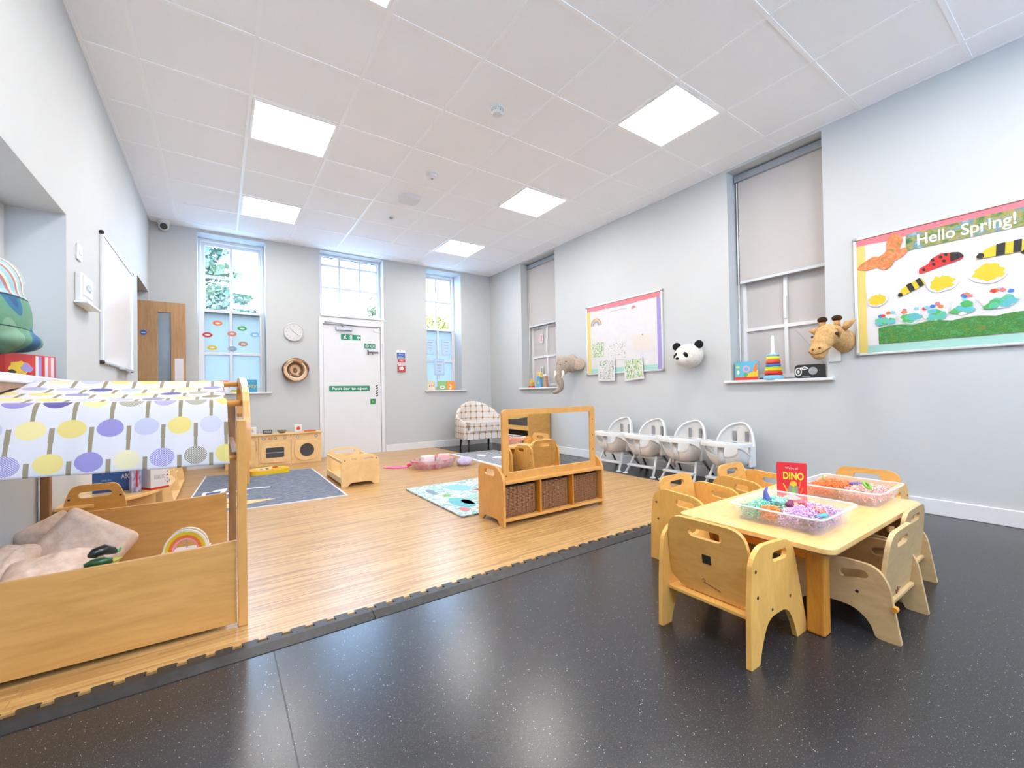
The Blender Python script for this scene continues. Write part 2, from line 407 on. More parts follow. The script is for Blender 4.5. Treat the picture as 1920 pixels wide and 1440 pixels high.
def frame(win, a0, a1, z0, z1, F, d, w=.035, dep=.08, bottom=True):
    return obj('window_frame', plate([(a0, z0), (a1, z0), (a1, z1), (a0, z1)], [[(a0+w, z0+w), (a1-w, z0+w), (a1-w, z1-w), (a0+w, z1-w)]], dep, AX(F, d)), mWhite, win, bev=.003)
def wroot(n):
    o = bpy.data.objects.new(n, None); COL.objects.link(o); o['kind'] = 'structure'; return o
w = wroot('window_1'); frame(w, W1[0], W1[1], .955, 2.965, 'XZ', 3.90)
sash(w, 'upper_sash', .215, .90, 1.985, 2.935, [.545], [2.49], 'XZ', 3.955, mGlass, .045)
sash(w, 'lower_sash', .215, .90, .985, 2.045, [.535], [1.47], 'XZ', 3.90, mFrost, .035)
obj('window_sill', B(.13, .985, YB-.04, 3.92, .935, .957), mWhite, w, bev=.004)
obj('sash_lock', box(B(.50, .60, 3.885, 3.9, 2.045, 2.06), .53, .56, 3.88, 3.9, 2.05, 2.075), mSteel, w)
w = wroot('window_2'); frame(w, D1[0], D1[1], 2.06, 2.985, 'XZ', 3.83)
sash(w, 'fixed_sash', 1.63, 2.49, 2.09, 2.98, [1.905, 2.205], [2.50, 2.83], 'XZ', 3.85, mGlass, .03)
obj('window_sill', B(1.601, 2.514, YB-.04, 3.85, 2.036, 2.078), mWhite, w, bev=.004)
w = wroot('window_3'); frame(w, W3[0], W3[1], .955, 2.965, 'XZ', 3.94)
sash(w, 'upper_sash', 3.25, 3.84, 1.985, 2.935, [3.535], [2.50], 'XZ', 3.975, mGlass, .04)
sash(w, 'lower_sash', 3.25, 3.84, .985, 2.02, [3.545], [1.46], 'XZ', 3.94, mFrost, .03)
obj('window_sill', B(3.18, 3.93, YB-.04, 3.95, .935, .957), mWhite, w, bev=.004)
for n, (a, b), mid in ((4, RW[0], -1.118), (5, RW[1], 2.29)):
    w = wroot('window_%d' % n); frame(w, a, b, .965, 2.978, 'YZ', XR+.205, .03, .06)
    sash(w, 'upper_sash', a+.03, b-.03, 1.90, 2.95, [mid], [2.42], 'YZ', XR+.225, mFrostG, .04, .03)
    sash(w, 'lower_sash', a+.03, b-.03, .985, 1.95, [mid], [1.455], 'YZ', XR+.185, mFrostG, .035, .032)
    obj('window_sill', B(XR-.045, XR+.2, a-.05, b+.05, .943, .967), mWhite, w, bev=.004)
    obj('sash_lock', B(XR+.17, XR+.186, mid-.012, mid+.012, 1.52, 1.72), mWhiteP, w)
w = wroot('window_6'); frame(w, -.95, .33, .99, 1.88, 'YZ', XL-.28, .05, .06)
sash(w, 'fixed_sash', -.9, .285, 1.03, 1.84, [-.3], [], 'YZ', XL-.27, frosted('warm_film', (.85, .78, .72), .3), .03)
obj('window_sill', B(XL-.25, XL+.045, -1.0, .40, .955, .990), mWhite, w, bev=.006)
for n, (a, b) in zip((7, 8), FILL_WIN):  # unseen windows added behind the camera for extra sky light
    w = wroot('window_%d' % n); frame(w, a, b, .95, 2.95, 'XZ', YF-.2)
    sash(w, 'upper_sash', a+.03, b-.03, 1.95, 2.92, [(a+b)/2], [2.45], 'XZ', YF-.2, mGlass, .04)
    sash(w, 'lower_sash', a+.03, b-.03, .98, 1.98, [(a+b)/2], [1.46], 'XZ', YF-.15, mFrost, .035)
    obj('window_sill', B(a-.05, b+.05, YF-.2, YF+.04, .93, .952), mWhite, w, bev=.004)
# unseen backing added to block sky behind the right windows; ground outside
struct('trim_1', B(XR+.26, XR+.30, YF, YB+.33, .0, ZC+.1), mat('backing_grey', (.6, .6, .6), .9))
struct('floor_outside', B(-14, 20, YB+.34, 30, -.35, -.3), noisy('paving', (.26, .27, .26), (.20, .21, .20), 2, .9))

# ------------------------------------------------------------------ exit door
d = wroot('door_1')
obj('door_leaf', B(1.632, 2.452, 3.672, 3.715, .006, 1.925), mWhite, d, bev=.002)
bm = B(1.575, 1.628, YB-.022, 3.75, 0, 2.035); box(bm, 2.456, 2.51, YB-.022, 3.75, 0, 2.035); box(bm, 1.628, 2.456, YB-.0218, 3.75, 1.93, 2.035)
obj('door_frame', bm, mWhite, d, bev=.004)
obj('lower_panel', B(1.60, 2.515, 3.75, 3.8, 0, 2.06), mWhite, d)
bm = B(1.80, 2.03, 3.62, 3.672, 1.845, 1.895); obj('door_closer', bm, mat('closer_grey', (.45, .46, .50), .35, .5), d, bev=.008)
bm = tube([(1.66, 3.63, 1.955), (1.885, 3.625, 1.94)], .007); tube([(1.885, 3.625, 1.94), (1.90, 3.64, 1.89)], .010, bm=bm); tube([(1.885, 3.63, 1.94), (2.40, 3.64, 1.905)], .004, bm=bm); box(bm, 1.65, 1.675, 3.62, 3.66, 1.945, 1.965)
obj('closer_arm', bm, mGrey, d)
obj('catch', B(2.35, 2.43, 3.655, 3.672, 1.86, 1.885), mWhiteP, d)
bm = tube([(2.27, 3.655, 1.545), (2.415, 3.655, 1.545)], .011); tube([(2.265, 3.655, 1.50), (2.262, 3.655, 1.58)], .010, bm=bm); tube([(2.32, 3.655, 1.54), (2.335, 3.65, 1.50)], .006, bm=bm)
obj('door_bolt', bm, mat('dark_steel', (.16, .15, .15), .35, .8), d)
obj('door_stay', tube([(2.485, 3.66, 1.35), (2.48, 3.655, 1.65), (2.476, 3.65, 1.68)], .005), mSteel, d)
bm = MX()
for i in range(5): plate([(2.372, .862+i*.038), (2.408, .88+i*.038), (2.408, .90+i*.038), (2.372, .882+i*.038)], (), .001, AX('XZ', 3.6705), bm)
s = obj('latch_plate', B(2.368, 2.412, 3.6712, 3.6722, .85, 1.05), WHT, d); obj('stripes', bm, mDark, d)

def sign(name, x0, x1, z0, z1, m, label, cat='sign', y=3.672, th=.004):
    k = thing(name, label, cat, ((x0+x1)/2, y, (z0+z1)/2)); w, h = x1-x0, z1-z0
    obj('panel', B(-w/2, w/2, -th, 0, -h/2, h/2), m, k, bev=.0005); return k
TH = lambda x=0, z=0, a=0: Matrix.Translation((x, -.0046, z)) @ FB @ Matrix.Rotation(a, 4, 'Z')
k = sign('exit_sign', 1.877, 2.16, 1.715, 1.795, SIGN, 'green and white running man exit sign below the door closer')
flat('arrow', [(-.025, 0), (0, .03), (0, .012), (.03, .012), (.03, -.012), (0, -.012), (0, -.03)], WHT, k, TH(.105, 0))
flat('figure_head', circ(.012, .026, .008, 10), WHT, k, TH(-.09, 0))
o = obj('running_figure', plate([(-.02, .01), (.0, .018), (.02, .012), (.012, .004), (.018, -.012), (.03, -.02), (.022, -.028), (.005, -.016), (-.01, -.03), (-.022, -.028), (-.006, -.006)], (), .001, TH(-.09, 0)), WHT, k)
flat('door_symbol', [(-.016, -.032), (.016, -.032), (.016, .032), (-.016, .032)], WHT, k, TH(0, 0), .0008); flat('door_gap', [(-.007, -.026), (.007, -.026), (.007, .022), (-.007, .022)], SIGN, k, TH(0, 0), .0014)
k = sign('turn_sign', 2.213, 2.375, 1.60, 1.675, SIGN, 'small square-ended green turn-to-open sign above the door bolt')
flat('disc', circ(-.042, 0, .024, 20), WHT, k, TH(), .001, [circ(-.042, 0, .010, 12)]); flat('ring', circ(.03, 0, .024, 20), WHT, k, TH(), .001, [circ(.03, 0, .016, 16)]); flat('bracket', [(.062, -.024), (.068, -.024), (.068, .024), (.062, .024)], WHT, k, TH())
k = sign('push_bar_sign', 1.707, 2.282, .955, 1.035, SIGN, 'long green sign across the white exit door reading Push bar to open')
text('lettering', 'Push bar to open', .06, WHT, k, TH(0, 0), width=.50, bold=.001)
k = sign('small_green_sticker', 2.292, 2.368, .752, .835, SIGN, 'small square green sticker low on the exit door')
flat('cross_mark', [(-.03, .03), (-.018, .03), (.0, .006), (.02, .03), (.03, .03), (.007, -.002), (.03, -.032), (.0, -.012), (-.03, -.032), (-.008, 0)], LGRN, k, TH())
# notices between door and right window
k = sign('blue_notice', 2.706, 2.855, 1.46, 1.60, WHT, 'blue and white notice card hung right of the exit door', 'notice', YB, .003)
flat('blue_panel', rrect(0, -.018, .135, .088, .004), tint('notice_blue', (.05, .13, .45)), k, TH()); text('lettering', 'Fire\naction', .042, WHT, k, TH(0, -.022)@T3(0, 0, .001)); flat('hook_hole', circ(-.005, .055, .006, 10), BLK, k, TH())
k = sign('red_notice_strip', 2.728, 2.85, 1.405, 1.452, RED, 'narrow red notice strip below the blue notice card', 'notice', YB, .003); text('lettering', 'FIRE', .035, WHT, k, TH(0, 0))
k = sign('red_call_point', 2.722, 2.842, 1.25, 1.37, tint('dull_red', (.45, .06, .05)), 'square red fire alarm call point below the red notice strip', 'call point', YB, .025)
flat('emblem', blobpts(.038, .03, 14, .3, 3), WHT, k, T3(0, -.0205, -.005)@TH()); flat('red_corner', [(0, -.055), (.055, -.055), (.055, .01)], RED, k, T3(0, -.0212, 0)@TH()); flat('white_top', [(-.055, .04), (.055, .04), (.055, .057), (-.055, .057)], WHT, k, T3(0, -.021, 0)@TH())

# ------------------------------------------------------------------ oak door
d = wroot('door_2')
obj('door_leaf', plate([(-.69, .01), (.075, .01), (.075, 2.02), (-.69, 2.02)], [[(-.184, .55), (-.062, .55), (-.062, 1.90), (-.184, 1.90)]], .044, AX('XZ', 3.50)), mOak, d, bev=.002)
obj('vision_panel', B(-.186, -.06, 3.518, 3.524, .548, 1.902), mat('wired_glass', (.35, .45, .55), .05, alpha=.35), d)
obj('push_plate', B(-.03, .052, 3.4975, 3.50, .75, 1.36), mat('satin_plate', (.60, .50, .45), .35, .6), d)
k = thing('blue_door_disc', 'small round blue fire door sticker on the oak door', 'sticker', (-.309, 3.499, 1.65)); obj('disc', lathe([(0, .0), (.03, .0), (.03, .001), (0, .001)], 24, R3(PI/2, 'X')), tint('disc_blue', (.02, .10, .42)), k)
obj('lettering_band', B(-.018, .018, -.002, -.001, -.004, .004), WHT, k)

# ------------------------------------------------------------------ wood effect mat with black jigsaw edge
bm = plate([(XL, -1.09), (3.88, -1.09), (3.88, 2.74), (3.35, 2.74), (3.35, YB-.018), (XL, YB-.018)], (), .015, AX('XY', 0))
fm = thing('floor_mat', 'wood effect interlocking foam floor mat with black jigsaw edging', 'floor mat')
obj('mat_tiles', bm, mMat, fm)
def jig(x0, x1, name):
    pts = [(x0, -1.122)]; x = x0; p = .078
    n = max(1, round((x1-x0)/p)); p = (x1-x0)/n
    pts = []
    for i in range(n):
        a = x0+i*p; b = a+p
        pts += [(a, -1.108), (a+p*.30, -1.108), (a+p*.20, -1.082), (a+p*.26, -1.078), (a+p*.84, -1.078), (a+p*.90, -1.082), (a+p*.80, -1.108)]
    pts.append((x1, -1.108))
    bm = plate([(x0, -1.128), (x1, -1.128)]+list(reversed(pts)), (), .0162, AX('XY', 0))
    v = [bm.verts.new(q) for q in ((x0, -1.128, .0162), (x1, -1.128, .0162), (x1, -1.166, .002), (x0, -1.166, .002), (x1, -1.166, 0), (x0, -1.166, 0))]
    bm.faces.new((v[0], v[3], v[2], v[1])); bm.faces.new((v[3], v[5], v[4], v[2])); return obj('edge_strip', bm, mEdge, fm)
xs = [XL, -.093, .905, 1.903, 2.90, 3.88]
for a, b in zip(xs, xs[1:]): jig(a+.001, b-.001, 0)
obj('edge_strip', B(3.88, 3.905, -1.166, 2.74, 0, .012), mEdge, fm)
bm = B(3.325, 3.35, 2.74, YB-.018, 0.015, .0165); box(bm, 3.325, 3.88, 2.715, 2.74, .015, .0165)
obj('edge_strip', bm, mEdge, fm)
MZ = .0155

# ------------------------------------------------------------------ ceiling fittings
for i, (a, b) in enumerate(LAMPS):
    nm = {(1, -2): 'lit square ceiling panel cut by the top edge of the photo', (1, 1): 'large lit square ceiling panel nearest on the left row', (1, 4): 'lit square ceiling panel above the left window, far end of the left row',
          (5, -2): 'largest lit square ceiling panel, on the right beside the near window', (5, 1): 'middle lit square ceiling panel of the right row', (5, 4): 'smallest lit square ceiling panel, far end of the right row',
          (1, -5): 'lit square ceiling panel behind the camera on the left', (5, -5): 'lit square ceiling panel behind the camera on the right', (3, -6): 'added unseen fill panel behind the camera in the middle', (1, -8): 'added unseen fill panel by the rear wall on the left', (5, -8): 'added unseen fill panel by the rear wall on the right'}[(a, b)]
    k = thing('ceiling_light', nm, 'ceiling light', ((a+.5)*GX, (b+.5)*GY, ZC), group='square ceiling lights')
    hx, hy = GX/2-.014, GY/2-.014
    obj('frame', plate([(-hx, -hy), (hx, -hy), (hx, hy), (-hx, hy)], [[(-hx+.018, -hy+.018), (hx-.018, -hy+.018), (hx-.018, hy-.018), (-hx+.018, hy-.018)]], .006, T3(0, 0, -.0065)), mGrid, k)
    obj('diffuser', B(-hx+.018, hx-.018, -hy+.018, hy-.018, -.003, -.0005), mLamp, k)
k = thing('smoke_detector', 'round white smoke detector with grille nearest the camera on ceiling', 'smoke detector', (2.12, -.247, ZC))
obj('base', lathe([(0, 0), (.055, 0), (.055, -.012), (.05, -.018), (0, -.018)]), mWhiteP, k, smooth=False); obj('head', lathe([(0, -.018), (.042, -.018), (.045, -.035), (.034, -.05), (0, -.052)]), mWhiteP, k)
bm = MX()
for i in range(8): a = i*PI/4; box(bm, .041, .0455, -.004, .004, -.036, -.026, M=R3(a, 'Z'))
obj('grille', bm, mGrey, k)
k = thing('smoke_detector', 'round white smoke detector between the near detector and the white ceiling box', 'smoke detector', (2.102, .887, ZC))
obj('base', lathe([(0, 0), (.058, 0), (.058, -.014), (0, -.014)]), mWhiteP, k); obj('head', lathe([(0, -.014), (.05, -.014), (.044, -.032), (.02, -.045), (0, -.045)]), mWhiteP, k)
obj('sensor', lathe([(0, -.045), (.012, -.045), (.012, -.052), (0, -.052)], 12), mGrey, k)
k = tag(obj('wireless_access_point', plate(rrect(0, 0, .20, .20, .05), (), .035, T3(0, 0, -.035)), mWhiteP, bev=.012, loc=(2.10, 1.48, ZC)), 'flat rounded square white box on the ceiling', 'access point')
k = thing('ceiling_sensor', 'smallest white domed sensor on the ceiling beyond the square box', 'sensor', (2.10, 2.07, ZC))
obj('ring', lathe([(0, 0), (.036, 0), (.034, -.008), (0, -.008)], 20), mWhiteP, k); obj('lens', lathe([(0, -.008), (.022, -.008), (.017, -.022), (0, -.027)], 16), mGrey, k)
k = thing('security_camera', 'white dome security camera with black lens in the far left corner', 'security camera', (-.13, 3.60, ZC))
obj('mount', lathe([(0, 0), (.062, 0), (.062, -.03), (.05, -.05), (0, -.05)], 24), mWhiteP, k, smooth=False)
bm = MX(); ball(bm, (0, -.0, -.06), .055); obj('body', bm, mWhiteP, k, smooth=True)
Dv = Vector((.1, -.9, -.35)).normalized(); q = Dv.to_track_quat('Z', 'Y').to_matrix().to_4x4()
obj('lens', lathe([(0, .048), (.036, .044), (.036, .056), (0, .058)], 24, T3(0, 0, -.06) @ q), BLK, k)

# ------------------------------------------------------------------ things on the left wall
k = thing('whiteboard', 'glossy whiteboard with silver frame on the left wall', 'whiteboard', (XL, 1.70, 1.59))
obj('board', B(0, .012, -.60, .60, -.44, .44), mat('glossy_white', (.84, .85, .88), .12), k)
obj('board_frame', plate([(-.61, -.45), (.61, -.45), (.61, .45), (-.61, .45)], [[(-.595, -.435), (.595, -.435), (.595, .435), (-.595, .435)]], .02, AX('YZ', 0)), mAlu, k, bev=.003)
for y in (-.605, .605):
    for z in (-.445, .445): obj('corner_cap', ball(MX(), (.011, y, z), .016, u=10, v=6), mDark, k)
obj('pen_tray', B(.015, .06, -.05, .45, -.462, -.45), mAlu, k, bev=.003)
k = thing('light_switch', 'small white double switch plate on the left wall', 'switch', (XL, .56, 1.74))
obj('plate', B(0, .009, -.045, .045, -.045, .045), mWhiteP, k, bev=.003); bm = B(.009, .014, -.025, -.005, -.012, .012); box(bm, .009, .014, .005, .025, -.012, .012); obj('rocker', bm, mWhiteP, k, bev=.001)
k = thing('wall_display_box', 'white box with a printed card sticking out of the left wall', 'wall display', (XL, .61, 1.52))
obj('body', B(0, .03, -.13, .13, -.09, .095), mWhiteP, k, bev=.006)
obj('card', B(.03, .032, -.11, .115, -.06, .08), PAPER, k); obj('print_line', B(.032, .0328, -.10, .10, -.035, -.025), GRY, k); bm = B(.0375, .038, -.06, .10, .0, .05); obj('drawing', plate(blobpts(.05, .02, 14, .4, 2), [blobpts(.035, .012, 10, .2, 3)], .001, T3(.0375, .02, .03) @ AX('YZ')), mGrey, k)
obj('ledge', B(.0, .06, -.15, .17, -.085, -.072), mWhiteP, k, bev=.003)
# patchwork cushion on sill
bm = MX(); 
ball(bm, (0, 0, .16), (.085, .20, .19)); ball(bm, (.01, .05, .05), (.10, .21, .06)); ball(bm, (0, -.02, .33), (.07, .14, .12))
k = thing('quilted_cushion', 'green and blue quilted cushion slumped on the left window sill', 'cushion', (XL-.13, -.03, 1.118)); k.scale = (1, 1, .9)
mq = mat('patchwork_cloth', (.2, .35, .28), .8); _x, _y, _z = xyz(mq); 
_f = noisef(mq, coords(mq, 'Object', (4, 5, 4)), 1, 1); _cc = ramp(mq, _f, [(.0, (.02, .10, .22)), (.42, (.03, .15, .28)), (.47, (.12, .28, .18)), (.6, (.20, .36, .24))], 'CONSTANT')
_up = (_z > .26); _st = ramp(mq, ((_y+_z*.5)/.05).fract(), [(0, (.35, .55, .62)), (.5, (.50, .20, .20)), (.75, (.62, .68, .50))], 'CONSTANT')
setcol(mq, mixc(mq.node_tree, _up, mixc(mq.node_tree, ((_z > .10)*(_z < .105)).max((_z < .257)*(_z > .25)), _cc, (.01, .04, .05)), _st)); bump(mq, noisef(mq, coords(mq), 9, 2), .5, .02)
obj('body', bm, mq, k, remesh=.012)
def stripes(m_list, parent, w, h, F, z=0, t=.0006, horizontal=False):
    n = len(m_list)
    for i, q in enumerate(m_list):
        if horizontal: pts = [(-w/2, i*h/n), (w/2, i*h/n), (w/2, (i+1)*h/n), (-w/2, (i+1)*h/n)]
        else: pts = [(-w/2+i*w/n, 0), (-w/2+(i+1)*w/n, 0), (-w/2+(i+1)*w/n, h), (-w/2+i*w/n, h)]
        flat('cover_art', pts, q, parent, F @ T3(0, 0, z), t)
k, F = book('picture_book', .17, .115, .03, RED, 'red and yellow picture book under the quilted cushion on the left sill', 'book', (XL-.10, .03, .991), 1.25)
flat('cover_art', blobpts(.06, .03, 18, .2, 5), YEL, k, F @ T3(-.01, .05, .0)); flat('cover_art', blobpts(.03, .02, 12, .4, 6), PUR, k, F @ T3(.03, .05, .0011)); flat('cover_art', blobpts(.02, .008, 12, .4, 6), BLK, k, F @ T3(-.05, .03, .0011))
k, F = book('picture_book', .16, .12, .02, tint('crimson', (.62, .05, .07)), 'striped red, white and lilac book standing at the corner of the left sill', 'book', (XL-.07, .20, .991), 1.15)
stripes([PALY, LBL, WHT, PUR, RED, PAPER, SAL, PAPER], k, .14, .115, F, z=.0002)

# ------------------------------------------------------------------ things on the back wall
k = thing('wall_clock', 'round white wall clock between left window and exit door', 'clock', (1.252, YB, 1.78))
obj('case', lathe([(0, 0), (.126, 0), (.128, .02), (.122, .032), (.114, .034), (.112, .024), (0, .024)], 40, R3(PI/2, 'X')), mat('clock_rim', (.62, .60, .58), .4), k)
obj('face', lathe([(0, .0245), (.112, .0245), (.112, .0255), (0, .0255)], 40, R3(PI/2, 'X')), PAPER, k)
for i in range(12):
    a = i*PI/6; text('numeral', str(12 if i == 0 else i), .028, mGrey, k, Matrix.Translation((.088*math.sin(a), -.0257, .088*math.cos(a))) @ FB)
bm = plate([(-.003, -.01), (.003, -.01), (.0015, .075), (-.0015, .075)], (), .001, Matrix.Translation((0, -.028, 0)) @ FB @ R3(.70, 'Z')); obj('hour_hand', bm, BLK, k)
bm = plate([(-.0025, -.015), (.0025, -.015), (.0012, .098), (-.0012, .098)], (), .001, Matrix.Translation((0, -.030, 0)) @ FB @ R3(-2.25, 'Z')); obj('minute_hand', bm, BLK, k)
# carved wooden bowl
k = thing('wooden_wall_bowl', 'carved brown wooden bowl hung below the wall clock', 'bowl', (1.265, YB, 1.255))
mBowl = mat('swirled_wood', (.3, .15, .08), .35, coat=.3); _x, _y, _z = xyz(mBowl)
_r = (_x*_x+_z*_z).pow(.5); _n = noisef(mBowl, coords(mBowl, 'Object', (6, 6, 6)), 1, 2); _w = ((_r*85)+_n*7).sin()*.5+.5
setcol(mBowl, ramp(mBowl, _w, [(.1, (.13, .045, .015)), (.5, (.36, .17, .07)), (.85, (.68, .46, .28))]))
bm = lathe([(0, .02), (.10, 0), (.14, .015), (.163, .06), (.162, .10), (.150, .112), (.132, .105), (.105, .06), (.06, .035), (0, .03)], 40, R3(PI/2, 'X'))
for v in bm.verts:
    a = math.atan2(v.co.z, v.co.x); s = 1+.035*math.sin(2*a+1)+.02*math.sin(5*a); v.co.x *= s; v.co.z *= s*1.02
obj('shell', bm, mBowl, k, smooth=True)
obj('pale_rim', tube([(.118*math.cos(a)*(1+.03*math.sin(2*a+1)), -.088, .118*math.sin(a)) for a in [PI*.62+i*PI*1.65/24 for i in range(25)]], .011, 8), mat('pale_sapwood', (.72, .58, .45), .4), k, smooth=True)
bm = MX(); ball(bm, (.0, -.034, -.018), (.026, .012, .024)); obj('knot', bm, mat('knot', (.20, .08, .03), .4), k, smooth=True)
# oval stickers on the left window
SP = [(.389, 1.87, ORA, 'orange'), (.28, 1.709, RED, 'red'), (.546, 1.74, tint('brick', (.62, .17, .10)), 'brick red'), (.661, 1.819, GRN, 'green'), (.808, 1.742, LBL, 'blue'), (.329, 1.545, YEL, 'yellow'), (.671, 1.611, tint('tan', (.50, .24, .14)), 'brown'), (.548, 1.54, GRY, 'grey')]
for i, (x, z, m, cn) in enumerate(SP):
    k = thing('window_sticker', 'small oval %s mouth-shaped sticker on the left window pane' % cn, 'sticker', (x, 3.897, z), group='oval stickers on the left window')
    pt = [(-.062, 0), (-.035, .028), (0, .036), (.035, .028), (.062, 0), (.035, -.028), (0, -.036), (-.035, -.028)]
    obj('shape', plate(rpoly(pt, .02, 3), (), .0015, FB), m, k); flat('label_patch', circ(0, 0, .028, 14, .011), WHT if cn != 'grey' else LBL, k, T3(0, -.0016, 0) @ FB)
k, F = book('picture_book', .20, .165, .02, tint('sea_blue', (.03, .28, .45)), 'blue picture book with yellow lettering on the left back window sill', 'book', (.72, 3.76, .957), 0, -.08)
text('lettering', 'cozy', .08, YEL, k, F @ T3(.02, .085, .0005)); text('lettering', 'my first', .025, LBL, k, F @ T3(.03, .145, .0005)); flat('cover_art', blobpts(.03, .035, 12, .2, 1), WHT, k, F @ T3(-.06, .07, .0003))
k = thing('toy_block', 'small red and white toy on the left back sill by the canopy end', 'toy', (.44, 3.76, .957)); obj('body', B(-.06, .06, -.03, .03, 0, .13), mWhiteP, k, bev=.01); obj('roof', B(-.062, .062, -.032, .032, .13, .155), tint('raspberry', (.75, .08, .15)), k, bev=.01)
k = thing('toy_block', 'low yellow and green toy lying on the left back sill', 'toy', (.56, 3.72, .957)); obj('body', B(-.04, .06, -.02, .02, 0, .02), YEL, k, bev=.004); obj('top', B(-.03, .03, -.015, .015, .02, .03), GRN, k, bev=.003)
k, F = book('picture_book', .145, .155, .012, tint('sand', (.72, .62, .35)), 'cream picture book with red letters, leftmost on the right back sill', 'book', (3.345, 3.80, .957), 0, -.1)
flat('cover_art', rrect(0, .06, .11, .10, .02), CRM, k, F @ T3(0, 0, .0002)); text('lettering', 'ABC', .06, RED, k, F @ T3(.01, .07, .0015)); 
k, F = book('picture_book', .155, .155, .012, tint('leaf', (.25, .50, .18)), 'green picture book on the right back sill, left of the orange one', 'book', (3.55, 3.80, .957), 0, -.1)
flat('cover_art', blobpts(.05, .03, 16, .1, 2), WHT, k, F @ T3(.0, .05, .0002)); flat('cover_art', blobpts(.02, .012, 12, .2, 3), SAL, k, F @ T3(.0, .05, .0014))
k, F = book('picture_book', .155, .155, .012, tint('bright_orange', (.86, .30, .04)), 'orange picture book with a white bird, rightmost on the right back sill', 'book', (3.712, 3.80, .957), 0, -.1)
flat('cover_art', [(-.03, .01), (.0, .01), (.015, .05), (.005, .09), (-.02, .10), (-.035, .075), (-.01, .08), (-.005, .055), (-.03, .04)], WHT, k, F @ T3(0, 0, .0002))
for x, z, w_, h_, lb in ((3.395, 1.70, .17, .27, 'bluish paper notice on the left pane of the right back window'), (3.70, 1.71, .20, .30, 'bluish paper notice with printed dots on the right pane of the right back window'), (3.56, 1.36, .21, .30, 'lowest paper notice hanging over the glazing bar of the right back window')):
    k = thing('window_notice', lb, 'notice', (x, 3.935, z)); obj('sheet', plate(rrect(0, 0, w_, h_, .02), (), .0012, FB), tint('blue_paper', (.55, .68, .85)), k)
    for i in range(4): flat('print', rrect(0, h_*.3-i*h_*.18, w_*(.5-.08*i), .012, .004), GRY if i < 2 else LBL, k, T3(0, -.0013, 0) @ FB, .0005)
    obj('pane_border', plate(rrect(0, 0, w_*.86, h_*.9, .02), [rrect(0, 0, w_*.80, h_*.86, .02)], .0006, T3(0, -.0013, 0) @ FB), LBL, k)

# ------------------------------------------------------------------ right wall: blinds
for (a, b), z, lb in ((RW[0], 1.925, 'grey roller blind half down in the large near right window'), (RW[1], 1.965, 'grey roller blind half down in the far right window by the corner')):
    k = thing('roller_blind', lb, 'blind', (XR+.14, (a+b)/2, 2.93), group='grey roller blinds'); h = (b-a)/2
    obj('cassette', B(-.03, .035, -h+.01, h-.01, -.03, .035), mBlindC, k, bev=.006)
    obj('fabric', B(.0, .003, -h+.025, h-.035, z-2.93, -.02), mBlind, k); obj('bottom_bar', B(-.006, .009, -h+.025, h-.035, z-2.93-.018, z-2.93+.006), mat('pale_bar', (.60, .62, .66), .4), k, bev=.002)
    obj('guide_wire', B(-.004, .0, h-.028, h-.018, .97-2.93, -.03), mWhiteP, k)
k = thing('window_label', 'white sticker with red print on upper pane of far right window', 'sticker', (XR+.183, 2.43, 1.75)); obj('label', plate(rrect(0, 0, .075, .14, .01), (), .001, FR), WHT, k); flat('print', rrect(0, 0, .03, .10, .004), SAL, k, T3(-.0011, 0, 0) @ FR, .0006)
k = thing('window_label', 'white sticker with grey print on lower pane of far right window', 'sticker', (XR+.183, 2.43, 1.22)); obj('label', plate(rrect(0, 0, .075, .16, .01), (), .001, FR), WHT, k); flat('print', rrect(0, 0, .03, .11, .004), GRY, k, T3(-.0011, 0, 0) @ FR, .0006)
k = thing('window_stay', 'thin metal stay hanging diagonally in the near right window', 'window stay', (XR+.17, -1.2, 1.40)); obj('rod', tube([(0, 0, 0), (.0, -.12, -.16), (.0, -.26, -.40)], .0035, 6), mSteel, k)
k = thing('blind_cord', 'curved white blind cord and grey tail at the far right window', 'cord', (XR+.06, 1.90, 1.05)); obj('cord', tube([(0, .0, .80), (0, .01, .3), (-.02, .0, .05), (-.04, -.06, -.02)], .004, 6), mWhiteP, k)
# things on the near right sill
def sill_item(name, label, cat, y, z=.967, x=XR+.02): return thing(name, label, cat, (x, y, z))
k, F = book('jigsaw_box', .20, .175, .03, tint('sky_box', (.10, .42, .62)), 'blue, red and yellow picture box at the left end of the near right sill', 'box', (XR+.045, -.83, .967), -PI/2+.12, -.06)
flat('cover_art', [(-.1, 0), (.1, 0), (.1, .03), (-.1, .03)], RED, k, F); flat('cover_art', rpoly([(-.03, .03), (.1, .03), (.1, .09), (.03, .07)], .01), YEL, k, F @ T3(0, 0, .0002)); flat('cover_art', circ(0, .105, .032, 18), PNK, k, F, .001, [circ(0, .105, .02, 14)])
flat('cover_art', rpoly([(.055, .09), (.075, .15), (.09, .16), (.095, .10), (.08, .07)], .008), ORA, k, F @ T3(0, 0, .001)); flat('cover_art', circ(-.005, .05, .02, 12), GRN, k, F @ T3(0, 0, .001)); flat('cover_art', rrect(-.075, .125, .03, .02, .004), PALY, k, F); flat('cover_art', circ(-.072, .075, .012, 10, .02), CRM, k, F)
flat('cover_art', rrect(-.073, .085, .048, .17, .004), TEAL, k, F, .0006)
k = sill_item('stacking_rings', 'tall cone of bright stacking rings on the near right window sill', 'toy', -1.075)
obj('base', lathe([(0, 0), (.078, 0), (.08, .012), (.074, .035), (0, .035)]), LBL, k, smooth=False)
cols = [(RED, .070), (YEL, .066), (tint('lime_ring', (.35, .75, .05)), .062), (BLU, .059), (tint('red_ring', (.70, .07, .05)), .056), (tint('yellow_ring', (.88, .78, .06)), .053), (LBL, .049)]
hs = [.034, .028, .012, .026, .036, .030, .022]; z = .036
